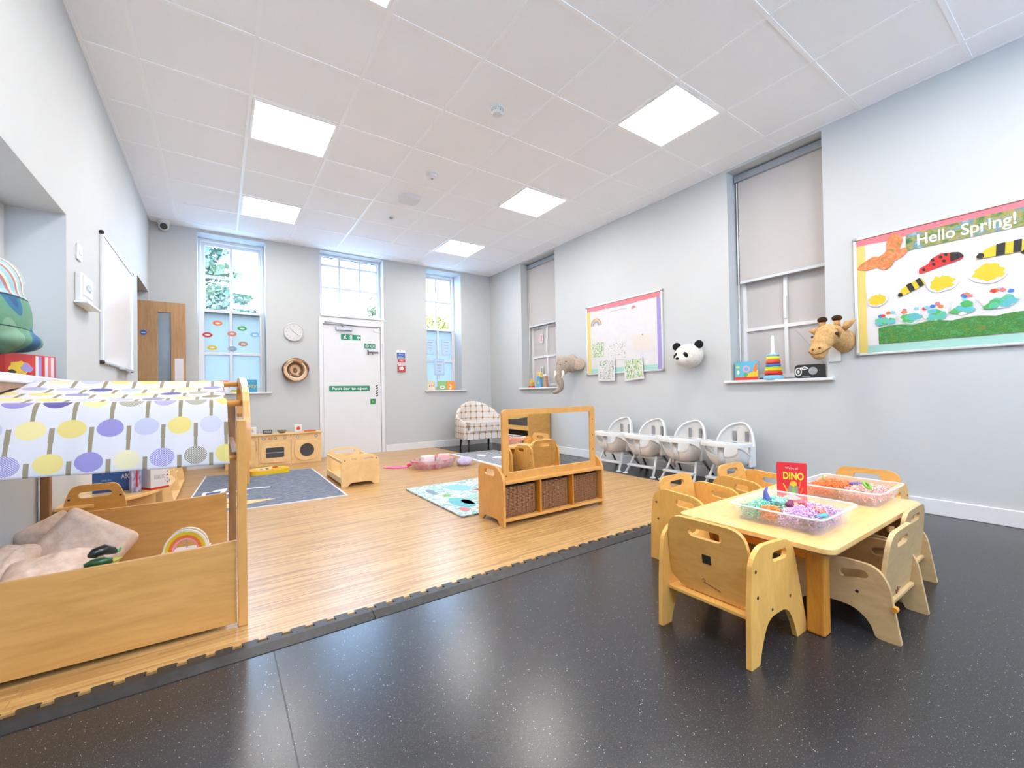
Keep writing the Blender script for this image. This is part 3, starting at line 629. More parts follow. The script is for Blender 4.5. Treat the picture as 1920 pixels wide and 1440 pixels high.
for (m, r), h in zip(cols, hs): obj('ring', lathe([(.02, z), (r-.006, z), (r, z+h*.3), (r, z+h*.7), (r-.006, z+h), (.02, z+h)]), m, k, smooth=True); z += h
obj('spindle', lathe([(.024, z), (.014, z+.02), (.013, z+.15), (.008, z+.165), (0, z+.168)], 16), tint('marbled_white', (.80, .80, .86)), k, smooth=True)
k = sill_item('toy_radio', 'black and white toy radio on the near right window sill', 'radio', -1.345, x=XR+.06)
k.rotation_euler.z = .10
obj('body', plate(rpoly([(-.105, 0), (.105, 0), (.105, .115), (-.105, .115)], [.0, .035, .035, .0]), (), .055, AX('YZ', -.03)), mDark, k, bev=.004)
obj('speaker', lathe([(0, 0), (.030, 0), (.032, .004), (0, .006)], 24, T3(-.03, -.03, .06) @ R3(-PI/2, 'Y')), mat('speaker_grille', (.36, .38, .36), .6), k)
obj('dial', plate(circ(0, 0, .026, 20, .036), [circ(0, 0, .018, 16, .027)], .002, T3(-.0325, .075, .055) @ FR), WHT, k); flat('dial_centre', circ(0, 0, .009, 12, .015), WHT, k, T3(-.031, .075, .055) @ FR)
flat('face_print', blobpts(.028, .014, 12, .35, 3), WHT, k, T3(-.031, .03, .085) @ FR, .001, [blobpts(.014, .006, 8, .2, 2)]); flat('face_print', rrect(0, 0, .06, .006, .002), GRY, k, T3(-.031, .02, .015) @ FR)
# far right sill
k = sill_item('stacking_cone', 'small cone of red and yellow rings on the far right sill', 'toy', 2.50, x=XR+.03)
for i, (m, r, h) in enumerate(((RED, .052, .03), (LGRN, .045, .025), (ORA, .038, .025), (YEL, .030, .03), (PALY, .02, .04))): obj('ring', lathe([(0, .028*i), (r, .028*i+.002), (r*.9, .028*i+.027), (0, .028*i+.028)], 18), m, k, smooth=False)
k = sill_item('toy_house_block', 'blue and yellow wooden play house block on the far right sill', 'toy', 2.31, x=XR+.04)
obj('wall', plate([(-.06, 0), (.06, 0), (.045, .16), (-.03, .20)], (), .05, AX('YZ', -.025)), tint('block_blue', (.12, .38, .58)), k, bev=.004); obj('roof', plate([(-.07, .15), (.05, .19), (.03, .24), (-.05, .22)], (), .055, AX('YZ', -.028)), PALY, k, bev=.004); flat('window_dot', circ(.0, .07, .02), YEL, k, T3(-.0255, 0, 0) @ FR)
k = sill_item('toy_tower_block', 'white and brown toy tower beside the play house block', 'toy', 2.17, x=XR+.05)
obj('body', plate([(-.04, 0), (.04, 0), (.03, .16), (-.02, .16)], (), .05, AX('YZ', -.025)), tint('block_brown', (.48, .28, .18)), k, bev=.004); obj('cap', B(-.03, .03, -.045, .04, .16, .20), mWhiteP, k, bev=.006)

# ------------------------------------------------------------------ pin boards
def board(name, y0, y1, z0, z1, label, top, left, bottom, right=None, bw=.06):
    """framed board on right wall, local x = towards -Y"""
    w, h = abs(y1-y0), z1-z0; k = thing(name, label, 'notice board', (XR, (y0+y1)/2, (z0+z1)/2))
    obj('backing', plate([(-w/2, -h/2), (w/2, -h/2), (w/2, h/2), (-w/2, h/2)], (), .012, FR), PAPER, k)
    obj('board_frame', plate([(-w/2-.012, -h/2-.012), (w/2+.012, -h/2-.012), (w/2+.012, h/2+.012), (-w/2-.012, h/2+.012)], [[(-w/2+.006, -h/2+.006), (w/2-.006, -h/2+.006), (w/2-.006, h/2-.006), (-w/2+.006, h/2-.006)]], .022, FR), mAlu, k, bev=.004)
    for a in (-1, 1):
        for b in (-1, 1): obj('corner_cap', ball(MX(), FR @ Vector((a*(w/2+.003), b*(h/2+.003), .014)), .018, u=10, v=6), mGrey, k)
    Z = T3(-.0122, 0, 0) @ FR
    def wavy(x0, x1, y0_, y1_, horiz, seed):
        rd = random.Random(seed); n = 14; a = []
        if horiz:
            a = [(x0, y1_), ]; pts = [(x0+(x1-x0)*i/n, y0_+rd.uniform(0, .008)) for i in range(n+1)]; return pts+[(x1, y1_), (x0, y1_)]
        pts = [(x1+rd.uniform(-.006, .0), y0_+(y1_-y0_)*i/n) for i in range(n+1)]; return [(x0, y0_)]+pts+[(x0, y1_)]
    bo = {}
    flat('border_left', wavy(-w/2, -w/2+bw, -h/2, h/2, False, 1), left, k, Z, .0016); flat('border_bottom', [(-w/2+bw*.9, -h/2), (w/2, -h/2), (w/2, -h/2+bw), (-w/2+bw*.9, -h/2+bw)], bottom, k, Z, .0012)
    if right: flat('border_right', [(w/2-bw, -h/2), (w/2, -h/2), (w/2, h/2), (w/2-bw, h/2)], right, k, Z, .0014)
    flat('border_top', wavy(-w/2, w/2, h/2-bw, h/2, True, 2), top, k, Z, .0018)
    return k, w, h
BY0, BY1 = -1.70, -2.90
kb, bw_, bh_ = board('spring_display_board', BY0, BY1, 1.135, 2.01, 'large framed board with Hello Spring banner and painted bugs on right wall', SAL, PALY, AQUA)
YC = (BY0+BY1)/2; ZCB = (1.135+2.01)/2
def on(y, z, d=.0145): return T3(-d, y-YC, z-ZCB) @ FR
mBan = mat('banner_print', (.3, .4, .2), .6); _n = noisef(mBan, coords(mBan, 'Object', (1, 14, 22)), 1, 4); setcol(mBan, ramp(mBan, _n, [(.3, (.03, .11, .06)), (.42, (.12, .22, .05)), (.5, (.34, .28, .08)), (.58, (.10, .24, .28)), (.7, (.30, .42, .44))]))
flat('banner', [(-.30, -.058), (.42, -.058), (.42, .058), (-.30, .058)], mBan, kb, on(-2.29, 1.905), .0015)
text('lettering', 'Hello Spring!', .105, tint('banner_white', (.86, .86, .84)), kb, on(-2.275, 1.903, .0165), width=.45, bold=.0012)
mHill = mat('painted_green_card', (.1, .35, .1), .6); _n = noisef(mHill, coords(mHill, 'Object', (1, 22, 30)), 1, 4, .6, 1.5); setcol(mHill, ramp(mHill, _n, [(.28, (.28, .08, .03)), (.36, (.09, .25, .03)), (.5, (.03, .17, .035)), (.6, (.08, .29, .06)), (.72, (.04, .22, .17))]))
hp = [(-.475, -.373)]; 
for i in range(40): t = i/39; hp.append((-.475+1.075*t, -.255+.014*abs(math.sin(i*.45))))
hp += [(.60, -.368), (.3, -.37), (0, -.372), (-.25, -.373)]
flat('painted_hills', hp, mHill, kb, on(YC, ZCB+.0), .002)
mButt = mat('orange_paint', (.85, .28, .10), .6); _n = noisef(mButt, coords(mButt, 'Object', (1, 20, 20)), 1, 2, .5, 2); setcol(mButt, ramp(mButt, _n, [(.30, (.18, .26, .04)), (.42, (.70, .15, .05)), (.6, (.74, .26, .10))]))
butter = rpoly([(-.17, -.05), (-.10, -.075), (-.045, -.06), (.0, -.10), (.045, -.07), (.05, -.045), (.09, -.03), (.13, .0), (.12, .045), (.08, .03), (.11, .10), (.07, .16), (.03, .15), (.01, .09), (.015, .04), (-.03, .01), (-.06, .025), (-.13, -.01)], .02, 3)
flat('painted_butterfly', butter, mButt, kb, on(-1.87, 1.835), .003)
flat('ladybird_body', rpoly([(-.11, -.06), (.10, -.01), (.11, .01), (.09, .04), (.0, .055), (-.05, .03), (-.06, -.0), (-.11, -.02)], .012, 3), RED, kb, on(-2.165, 1.725), .003)
flat('ladybird_head', rpoly([(.045, -.015), (.11, .005), (.09, .04), (.045, .05)], .01, 3), BLK, kb, on(-2.165, 1.725, .0176), .001)
for x, y in ((-.085, -.035), (-.035, -.01), (.0, .03), (.015, .0), (-.04, .02), (.025, .04)): flat('spot', blobpts(.010, .010, 9, .2, 4), BLK, kb, on(-2.165-x, 1.725+y, .0176), .001)
def bee(y, z, a, s, name):
    M = on(y, z) @ R3(a, 'Z') @ Matrix.Scale(s, 4)
    flat('bee_body', rpoly([(-.115, -.04), (.10, -.045), (.105, .03), (.0, .035), (-.06, .02)], .016, 3), YEL, kb, M, .003); M2 = T3(-.0031, 0, 0) @ M
    for x0, x1 in ((-.02, .02), (.055, .09)): flat('bee_stripe', rpoly([(x0, -.043), (x1, -.043), (x1+.006, .036), (x0+.006, .036)], .004, 2), BLK, kb, M2, .001)
    flat('bee_face', blobpts(.018, .02, 10, .1, 3), BLK, kb, M2 @ T3(-.088, -.022, 0), .001); flat('bee_wing', blobpts(.05, .025, 14, .1, 3), tint('tissue', (.84, .84, .80)), kb, on(y, z, .0135) @ R3(a, 'Z') @ T3(-.01 if s < 1 else .09, .055*s, 0), .001)
bee(-2.43, 1.735, .02, .95, 0); bee(-2.005, 1.585, .45, .75, 0)
flat('bug_edge', blobpts(.03, .02, 10, .1, 3), BLK, kb, on(-2.545, 1.69), .002)
for y, z, rx, ry, sd in ((-1.822, 1.53, .062, .052, 1), (-2.165, 1.58, .078, .062, 2), (-2.38, 1.60, .085, .07, 3)):
    flat('card_cutout', blobpts(rx, ry, 18, .06, sd), PAPER, kb, on(y, z), .0025); flat('yellow_paint', blobpts(rx*.78, ry*.76, 26, .2, sd+9), YEL, kb, on(y, z, .0172), .001)
fl = [(-1.865, 1.385, .06, .05), (-2.00, 1.385, .06, .06), (-2.125, 1.395, .065, .065), (-2.26, 1.42, .055, .075), (-2.42, 1.43, .085, .07), (-2.62, 1.42, .08, .07)]
for i, (y, z, rx, ry) in enumerate(fl):
    flat('card_cutout', blobpts(rx, ry, 18, .08, i+20), PAPER, kb, on(y, z), .0025); rd = random.Random(i+5)
    for q in range(9): flat('green_paint', blobpts(.026, .019, 10, .25, q), [GRN, tint('mint', (.10, .45, .28)), TEAL][q % 3], kb, on(y+rd.uniform(-rx*.6, rx*.6), z-ry*.25+rd.uniform(-ry*.5, ry*.3), .0172+.0001*q), .001)
    for q in range(5): flat('flower_paint', blobpts(.014, .012, 9, .25, q), [ORA, SAL, BLU, RED, LBL][(q+i) % 5], kb, on(y+rd.uniform(-rx*.75, rx*.75), z+ry*rd.uniform(.35, .8), .0184+.0001*q), .001)
# smaller board
kc, bw_, bh_ = board('drawing_display_board', 1.205, .045, 1.115, 1.995, 'smaller framed board with children’s drawings between panda and elephant heads', SAL, PALY, AQUA, PUR, .065)
YC = (1.205+.045)/2; ZCB = (1.115+1.995)/2
mScr = mat('green_scribble', (.5, .7, .4), .7); _n = noisef(mScr, coords(mScr, 'Object', (1, 55, 30)), 1, 3, .6, 1); setcol(mScr, ramp(mScr, _n, [(.36, (.07, .30, .16)), (.45, (.28, .48, .10)), (.52, (.62, .60, .52)), (.6, (.66, .64, .62))]))
mScg = mat('grey_scribble', (.6, .6, .6), .7); _n = noisef(mScg, coords(mScg, 'Object', (1, 30, 26)), 1, 3, .6, 2); setcol(mScg, ramp(mScg, _n, [(.34, (.16, .15, .17)), (.40, (.45, .40, .36)), (.44, (.66, .64, .63))]))
mScm = mat('mixed_scribble', (.6, .6, .6), .7); _n = noisef(mScm, coords(mScm, 'Object', (1, 26, 34)), 1, 4, .6, 2); setcol(mScm, ramp(mScm, _n, [(.34, (.16, .12, .12)), (.42, (.24, .36, .20)), (.48, (.64, .62, .61))]))
def sheet(y, z, w, h, m, a=0, d=.0145, lbl='drawing'):
    flat(lbl, [(-w/2, -h/2), (w/2, -h/2), (w/2, h/2), (-w/2, h/2)], PAPER, kc, on(y, z, d) @ R3(a, 'Z'), .0008); flat(lbl+'_marks', [(-w*.44, -h*.42), (w*.44, -h*.42), (w*.44, h*.42), (-w*.44, h*.42)], m, kc, on(y, z, d+.0009) @ R3(a, 'Z'), .0004)
    bm = MX(); ball(bm, on(y, z+h/2-.015, d+.003) @ Vector((0, 0, 0)), .007, u=8, v=6); obj('pin', bm, mGrey, kc)
sheet(1.01, 1.42, .23, .22, mScr); sheet(.70, 1.38, .31, .22, mScg); sheet(.31, 1.44, .32, .22, tint('buff_paper', (.66, .60, .55)), .03); sheet(.865, 1.155, .28, .27, mScm, -.03, .028); sheet(.44, 1.145, .28, .26, mScr, .08, .028)
flat('banner_strip', [(-.25, -.055), (.22, -.055), (.22, .045), (-.25, .045)], PAPER, kc, on(.60, 1.875), .001); text('lettering', "Look what we've done", .035, mGrey, kc, on(.66, 1.885, .0156), width=.26)
flat('picture', blobpts(.03, .02, 12, .3, 2), SAL, kc, on(.43, 1.875, .0156)); flat('strip_line', [(-.25, .05), (.22, .05), (.22, .056), (-.25, .056)], GRY, kc, on(.60, 1.875))
for i, (r, m) in enumerate(((.095, ORA), (.078, PALY), (.064, LBL), (.048, PUR), (.034, CRM))):
    pts = [(r*math.cos(a), r*math.sin(a)) for a in [PI*q/16 for q in range(17)]]+[((r-.012)*math.cos(a), (r-.012)*math.sin(a)) for a in [PI*q/16 for q in range(16, -1, -1)]]
    flat('rainbow_band', pts, m, kc, on(1.04, 1.74, .0145+.0002*i), .001)

# ------------------------------------------------------------------ plush animal heads on the right wall
def fur(name, c1, c2, sc=60): return noisy(name, c1, c2, sc, .95, .5, .1, bd=.004)
mElef = fur('elephant_plush', (.42, .35, .29), (.30, .24, .19)); mElefI = fur('elephant_ear_lining', (.52, .42, .33), (.42, .33, .25))
k = thing('elephant_head', 'grey-brown plush elephant head mounted beside the far right window', 'plush head', (XR, 1.41, 1.24)); k.scale = (.92, .92, 1)
dirE = Vector((-.9, .35, -.25)).normalized()
bm = MX(); ball(bm, (-.09, .03, .03), (.11, .11, .12)); ball(bm, (-.19, .10, .01), (.09, .09, .125)); ball(bm, (-.245, .125, -.06), (.066, .066, .095))
pts = [Vector(p) for p in ((-.26, .13, -.10), (-.27, .12, -.18), (-.255, .09, -.25), (-.25, .10, -.30), (-.285, .155, -.345), (-.315, .205, -.355))]
for i, (a, b) in enumerate(zip(pts, pts[1:])):
    for t in range(4): ball(bm, a.lerp(b, t/4), .058-.032*(i+t/4)/5, u=12, v=8)
obj('head', bm, mElef, k, remesh=.009)
RZ = R3(math.radians(-132), 'Z')
bm = MX(); ball(bm, (-.07, -.09, .02), (.026, .105, .085), RZ); ball(bm, (-.12, -.02, .10), (.035, .05, .06), RZ); obj('ear', bm, mElefI, k, remesh=.01)
bm = MX(); ball(bm, (-.16, .235, .05), (.026, .05, .10), RZ); ball(bm, (-.16, .21, .115), (.035, .04, .035), RZ); obj('ear', bm, mElefI, k, remesh=.01)
for x, y in ((-.245, .05), (-.31, .15)): obj('tusk', tube([(x, y, -.07), (x-.015, y-.015, -.11), (x-.04, y-.005, -.165)], [.016, .020, .007], 10), tint('ivory_felt', (.82, .76, .66), .9), k, smooth=True)
for c in ((-.215, .022, .055), (-.272, .085, .02)): obj('eye', ball(MX(), c, .010, u=10, v=8), BLK, k)
mPan = fur('cream_plush', (.70, .65, .58), (.62, .57, .50)); mPanB = fur('black_plush', (.02, .02, .022), (.012, .012, .013))
k = thing('panda_head', 'black and white plush panda head mounted on the right wall', 'plush head', (XR, -.325, 1.235))
bm = MX(); ball(bm, (-.08, 0, 0), (.10, .145, .125)); ball(bm, (-.12, 0, .0), (.10, .14, .12)); ball(bm, (-.19, .02, -.045), (.075, .07, .06)); ball(bm, (-.15, .06, -.03), (.07, .06, .06)); ball(bm, (-.15, -.05, -.03), (.07, .06, .06))
obj('head', bm, mPan, k, remesh=.009)
for y in (.135, -.115): bm = MX(); ball(bm, (-.10, y, .105), (.025, .048, .042)); obj('ear', bm, mPanB, k, smooth=True)
for y, a in ((.078, .6), (-.04, -.6)): bm = MX(); ball(bm, (-.212 if y < 0 else -.20, y, .0), (.012, .024, .034), R3(a, 'X')); obj('eye_patch', bm, mPanB, k, smooth=True)
bm = MX(); ball(bm, (-.262, .022, -.032), (.012, .02, .013)); obj('nose', bm, mPanB, k, smooth=True)
mGir = fur('tan_plush', (.62, .38, .17), (.48, .27, .10)); mGirB = fur('brown_plush', (.07, .03, .018), (.04, .018, .01)); mGirP = fur('patch_plush', (.40, .20, .08), (.50, .28, .11), 14)
k = thing('giraffe_head', 'tan plush giraffe head with brown horns between window and spring board', 'plush head', (XR, -1.612, 1.27))
bm = MX()
for i in range(6): t = i/5; ball(bm, (-.02-.13*t, .0+.02*t, -.02+.04*t), (.075, .072, .095-.015*t), u=14, v=8)
ball(bm, (-.18, .05, .02), (.085, .085, .085)); ball(bm, (-.23, .075, -.04), (.065, .072, .075)); ball(bm, (-.265, .085, -.10), (.055, .066, .055)); ball(bm, (-.27, .08, -.14), (.045, .045, .032))
obj('head', bm, mGir, k, remesh=.009)
for y in (.095, .0):
    obj('horn', tube([(-.15, y+.0, .08), (-.15, y, .125)], .022, 12), mGirP, k, smooth=True); bm = MX(); ball(bm, (-.15, y, .145), (.032, .034, .024)); obj('horn_tuft', bm, mGirB, k, smooth=True)
for y, e, in ((.17, .10), (-.09, -.16)):
    c = .12 if y > 0 else -.04
    obj('ear', tube([(-.14, c, .05), (-.15, (c+y)/2, .062 if y > 0 else .09), (-.15, y+(.02 if y > 0 else -.03), .07 if y > 0 else .12)], [.014, .03, .004], 10, ry=None), mGir, k, smooth=True)
bm = MX(); ball(bm, (-.225, -.022, .02), .013, u=10, v=8); ball(bm, (-.235, .135, .01), .010, u=10, v=8); obj('eyes', bm, BLK, k)
obj('eyelid', tube([(-.205, -.028, .0), (-.215, -.042, .03), (-.205, -.028, .055), (-.215, .0, .06)], .010, 8), mGirP, k, smooth=True)
bm = MX(); ball(bm, (-.315, .105, -.095), .009, u=10, v=8); ball(bm, (-.315, .06, -.085), .009, u=10, v=8); obj('nostrils', bm, BRN, k)
obj('mouth', tube([(-.295, .14, -.11), (-.312, .10, -.135), (-.31, .05, -.125), (-.28, .01, -.09)], .004, 6), BRN, k)
k = tag(obj('wall_socket', B(-.012, 0, -.04, .04, -.06, .06), mWhiteP, loc=(XR, -1.545, 1.15), bev=.003), 'white wall plate half hidden behind the giraffe head', 'wall plate')

# ------------------------------------------------------------------ nursery chairs (plywood, carrying slots)
def toddler_chair(label, low=False, deco=True, pm=None):
    """faces local +y, origin on the floor under the middle"""
    pm = pm or mPly
    k = thing('toddler_chair', label, 'chair', group='plywood nursery chairs')
    w = .18 if low else .17
    if not low:
        side = rpoly([(-.205, 0), (-.148, 0), (-.135, .045), (-.09, .128), (.05, .128), (.10, .05), (.118, 0), (.205, 0), (.172, .10), (.103, .330), (.055, .362), (-.13, .375), (-.185, .34), (-.20, .2)],
                     [.004, .004, .03, .05, .05, .03, .004, .004, .05, .05, .04, .05, .05, .05], 5)
        sl = slot(0, 0, .105, .034); ca, sa = math.cos(-.05), math.sin(-.05); sl = [(.0+a*ca-b*sa, .318+a*sa+b*ca) for a, b in sl]
        sz, by0, bz0, bz1 = .148, -.125, .155, .425
    else:
        side = rpoly([(-.205, 0), (-.135, 0), (-.122, .045), (-.08, .085), (-.02, .09), (.06, .08), (.11, .045), (.125, 0), (.20, 0), (.17, .16), (.10, .22), (-.03, .255), (-.14, .25), (-.175, .20), (-.19, .1)],
                     [.006, .012, .03, .03, .03, .03, .03, .01, .006, .05, .05, .05, .05, .04, .04], 5)
        sl = slot(0, 0, .088, .032); ca, sa = math.cos(-.18), math.sin(-.18); sl = [(-.075+a*ca-b*sa, .205+a*sa+b*ca) for a, b in sl]
        sz, by0, bz0, bz1 = .115, -.135, .085, .365
    for sx in (-1, 1):
        p = obj('side_panel', plate(side, [sl], .016, AX('YZ', sx*w-(.016 if sx > 0 else 0))), [mPlyLit if pm is mPly else pm], k, bev=.003)
        if deco:
            bm = MX(); xo = sx*w+(.0004 if sx > 0 else -.0004)
            for a, b in (((-.165, .30), (-.155, .215), (.07, .16), (-.06, .15)) if not low else ((-.085, .145), (.05, .20))): 
                bm2 = lathe([(0, 0), (.0055, 0), (.0055, .0012), (0, .0012)], 10, T3(xo-.0006, a, b) @ R3(PI/2, 'Y')); me = bpy.data.meshes.new('x'); bm2.to_mesh(me); bm2.free(); bm.from_mesh(me); bpy.data.meshes.remove(me)
            obj('screw_heads', bm, mDark, p)['kind'] = 'stuff'
        if low and sx > 0:
            obj('peg', lathe([(0, 0), (.016, 0), (.018, .004), (.018, .03), (.014, .036), (0, .036)], 20, T3(w-.05, -.135, .125) @ R3(PI/2, 'Y')), mPine, k, bev=.001)
        if low and sx < 0:
            obj('peg', lathe([(0, 0), (.009, 0), (.009, .02), (0, .02)], 12, T3(-w-.0, -.19, .12) @ R3(-PI/2, 'Y') @ T3(0, 0, -.012)), mPine, k)
    iw = w-.017
    obj('seat', B(-iw, iw, -.165, .155, sz-.014, sz), mPlyLit if pm is mPly else pm, k, bev=.003)
    R = T3(0, by0, bz0) @ R3(.14 if not low else .10, 'X'); h = bz1-bz0; tw = iw*(.93 if not low else .86)
    prof = rpoly([(-iw*.70, 0), (iw*.70, 0), (iw, .035), (iw, h*.55), (tw, h), (-tw, h), (-iw, h*.55), (-iw, .035)], [.02, .02, .05, .08, .065, .065, .08, .05], 6)
    bk = obj('backrest', plate(prof, [slot(0, h-.047, .125, .034)], .015, R @ AX('XZ', -.015)), pm, k, bev=.003)
    return k, bk, R
# chairs are named by where they stand; local +y faces the table
cA, bkA, RA = toddler_chair('plywood chair with black patch on its back, at the near end of the table')
cA.location = (1.970, -2.018, 0); cA.rotation_euler.z = -PI/2
cB = dup(cA, (2.46, -1.618, 0), PI, 'plywood chair on the far side of the table, nearest the mat corner')
cC = dup(cA, (3.03, -1.618, 0), PI, 'plywood chair on the far side of the table, in front of the highchairs')
cD = dup(cA, (3.266, -2.018, 0), PI/2, 'plywood chair at the far end of the table against the grey wall')
obj('tape_patch', B(-.016, .016, -.0162, -.0150, .118, .150, M=RA), BLK, bkA)
bm = tube([RA @ Vector(p) for p in ((-.025, -.0155, .052), (-.018, -.0155, .058), (-.012, -.0155, .05), (-.02, -.0155, .045), (-.004, -.0155, .042), (.03, -.0155, .034), (.042, -.0155, .030))], .0014, 5)
obj('pen_scribble', bm, tint('dark_red_ink', (.25, .02, .02)), bkA)
cE, bkE, RE = toddler_chair('low grey-toned plywood chair on the near side of the table, close to the front leg', True, True, mPlyD)
cE.location = (2.48, -2.215, 0)
bm = tube([RE @ Vector(p) for p in ((-.03, -.0155, .05), (-.015, -.0155, .035), (-.012, -.0155, .06))], .003, 5); tube([RE @ Vector(p) for p in ((-.01, -.0155, .04), (.02, -.0155, .05))], .003, 5, bm)
obj('pen_scribble', bm, BRN, bkE)
cF = dup(cE, (2.874, -2.165, 0), 0, 'low grey-toned plywood chair on the near side of the table, second from the camera')
# crescent table chair, slimmer
cG = thing('toddler_chair', 'small plywood chair behind the play den, facing the crescent table', 'chair', (-.118, .17, MZ))
obj('backrest', plate(rpoly([(-.118, .16), (.118, .16), (.118, .35), (.085, .445), (-.085, .445), (-.118, .35)], [.01, .01, .06, .03, .03, .06], 5), [slot(.0, .395, .125, .03)], .015, T3(0, -.07, 0) @ AX('XZ')), mPly, cG, bev=.003)
obj('seat', B(-.115, .115, -.09, .12, .185, .20), mPly, cG, bev=.003)
for sx in (-1, 1): obj('side_panel', plate(rpoly([(-.11, 0), (-.06, 0), (-.04, .10), (.04, .10), (.06, 0), (.11, 0), (.10, .20), (-.09, .22)], .02, 4), (), .015, AX('YZ', sx*.115-(.0 if sx < 0 else .015))), mPly, cG, bev=.002)
for x in (-.095, .095): obj('screw_head', lathe([(0, 0), (.005, 0), (.005, .0015), (0, .0015)], 10, T3(x, -.0705, .378) @ R3(PI/2, 'X')), mDark, cG)

# ------------------------------------------------------------------ table
t = thing('nursery_table', 'low rectangular wooden table with pale top and orange pine legs', 'table', (2.598, -2.015, 0))
obj('tabletop', plate(rrect(0, 0, 1.046, .585, .045), (), .018, T3(0, 0, .322)), mTop, t, bev=.004)
obj('edge_band', plate(rrect(0, 0, 1.034, .573, .04), (), .008, T3(0, 0, .314)), mBrownW, t)
for x, y in ((-.415, -.205), (-.415, .205), (.490, -.235), (.490, .212)): obj('leg', B(x-.029, x+.029, y-.029, y+.029, 0, .314), mPine, t, bev=.007)
for y in (-.205, .205): obj('apron', B(-.386, .461, y-.012, y+.012, .258, .313), mPine, t, bev=.002)
obj('apron', B(-.427, -.403, -.176, .176, .258, .313), mPine, t, bev=.002); obj('apron', B(.478, .502, -.206, .183, .258, .313), mPine, t, bev=.002)
TZ = .3405
def tray(label, loc, rz=0):
    k = thing('plastic_tray', label, 'tray', loc, rz, 'clear plastic trays on the table')
    a, b = .150, .150; A, Bq = .185, .172; h = .066; bm = MX(); n = 6
    o1 = rrect(0, 0, 2*a, 2*b, .03); o2 = rrect(0, 0, 2*A-.02, 2*Bq-.02, .035); o3 = rrect(0, 0, 2*A, 2*Bq, .04); i1 = rrect(0, 0, 2*a-.005, 2*b-.005, .028); i2 = rrect(0, 0, 2*A-.025, 2*Bq-.025, .033)
    L = [[bm.verts.new((x, y, z)) for x, y in o] for o, z in ((o1, 0), (o2, h), (o3, h), (o3, h+.003), (i2, h+.003), (i1, .003))]
    for P, Q in zip(L, L[1:]):
        for i in range(len(P)): bm.faces.new((P[i], P[(i+1) % len(P)], Q[(i+1) % len(P)], Q[i]))
    bm.faces.new(list(reversed(L[0]))); bm.faces.new(L[-1]); bmesh.ops.recalc_face_normals(bm, faces=bm.faces)
    obj('tray_shell', bm, mTray, k); obj('rim', tube([(x, y, h+.002) for x, y in o3+[o3[0]]], .0035, 6), mat('tray_rim', (.90, .88, .90), .2, alpha=.65) if 'tray_rim' not in bpy.data.materials else bpy.data.materials['tray_rim'], k); return k
tray('clear plastic tray of green, orange and lilac shredded paper, nearest the camera', (2.345, -2.075, TZ), .0)
tray('clear plastic tray of orange and pink shredded paper at the far end of the table', (2.965, -2.075, TZ), .0)
def shred(name, c1, c2, label, x, y, z, rx, ry, h, seed, n=420):
    """loose heap of thin curled paper strips"""
    rd = random.Random(seed); bm = MX()
    for i in range(n):
        px, py = rx*rd.uniform(-1, 1), ry*rd.uniform(-1, 1); e = max(abs(px)/rx, abs(py)/ry)
        pz = .004+rd.random()**.8*h*(1-.25*e**4); d = rd.uniform(0, 2*PI); L = rd.uniform(.012, .024); q = Vector((px, py, pz)); w = .0017; sl = rd.uniform(-.6, .6)
        prev = None
        for j in range(4):
            sd = Vector((-math.sin(d), math.cos(d), rd.uniform(-.6, .6))).normalized()*w
            cur = (bm.verts.new(q+sd), bm.verts.new(q-sd))
            if prev: bm.faces.new((prev[0], prev[1], cur[1], cur[0])).material_index = i % 2
            prev = cur; q = q+Vector((math.cos(d), math.sin(d), sl))*L/3; d += rd.uniform(-.9, .9); sl += rd.uniform(-.4, .4)
            q.x = max(-rx*1.02, min(rx*1.02, q.x)); q.y = max(-ry*1.02, min(ry*1.02, q.y)); q.z = max(.004, min(h, q.z))
    bm2 = bm
    o = obj(name, bm2, [tint(name+'_a', c1, .8), tint(name+'_b', c2, .8)], loc=(x, y, z)); tag(o, label, 'shredded paper', kind='stuff'); return o
zt = TZ+.004
shred('shredded_paper', (.16, .60, .42), (.36, .78, .60), 'mint green shredded paper at the left end of the near tray', 2.345, -1.970, zt, .139, .044, .060, 1, 1500)
shred('shredded_paper', (.90, .26, .06), (.88, .42, .12), 'orange shredded paper between the mint and lilac in the near tray', 2.243, -2.038, zt, .040, .028, .060, 2, 500)
shred('shredded_paper', (.55, .30, .62), (.78, .55, .76), 'lilac shredded paper filling the right half of the near tray', 2.348, -2.140, zt, .137, .072, .058, 3, 2200)
shred('shredded_paper', (.28, .34, .28), (.42, .20, .38), 'grey-green shredded paper at the right corner of the near tray', 2.224, -2.185, zt, .022, .028, .052, 4, 220)
shred('shredded_paper', (.88, .17, .03), (.92, .30, .10), 'orange shredded paper filling the left half of the far tray', 2.965, -1.997, zt, .139, .068, .060, 5, 2000)
shred('shredded_paper', (.86, .40, .34), (.92, .66, .60), 'pale pink shredded paper filling the right half of the far tray', 2.965, -2.148, zt, .139, .068, .058, 6, 1900)
shred('shredded_paper', (.75, .38, .06), (.45, .20, .06), 'brown and gold shredded paper in the middle of the far tray', 2.86, -2.074, zt, .030, .013, .054, 7, 200)
def toy(name, bm, m, label, cat, loc, rz=0, **k): return tag(obj(name, bm, m, loc=loc, rz=rz, **k), label, cat)
bm = tube([(0, 0, 0), (.0, .015, .02), (.0, .02, .05), (.0, .012, .072)], [.016, .015, .008, .004], 10); toy('toy_dolphin', bm, tint('navy_toy', (.10, .12, .42)), 'blue and white toy animal sticking up at the left of the near tray', 'toy', (2.36, -1.985, TZ+.045), smooth=True)
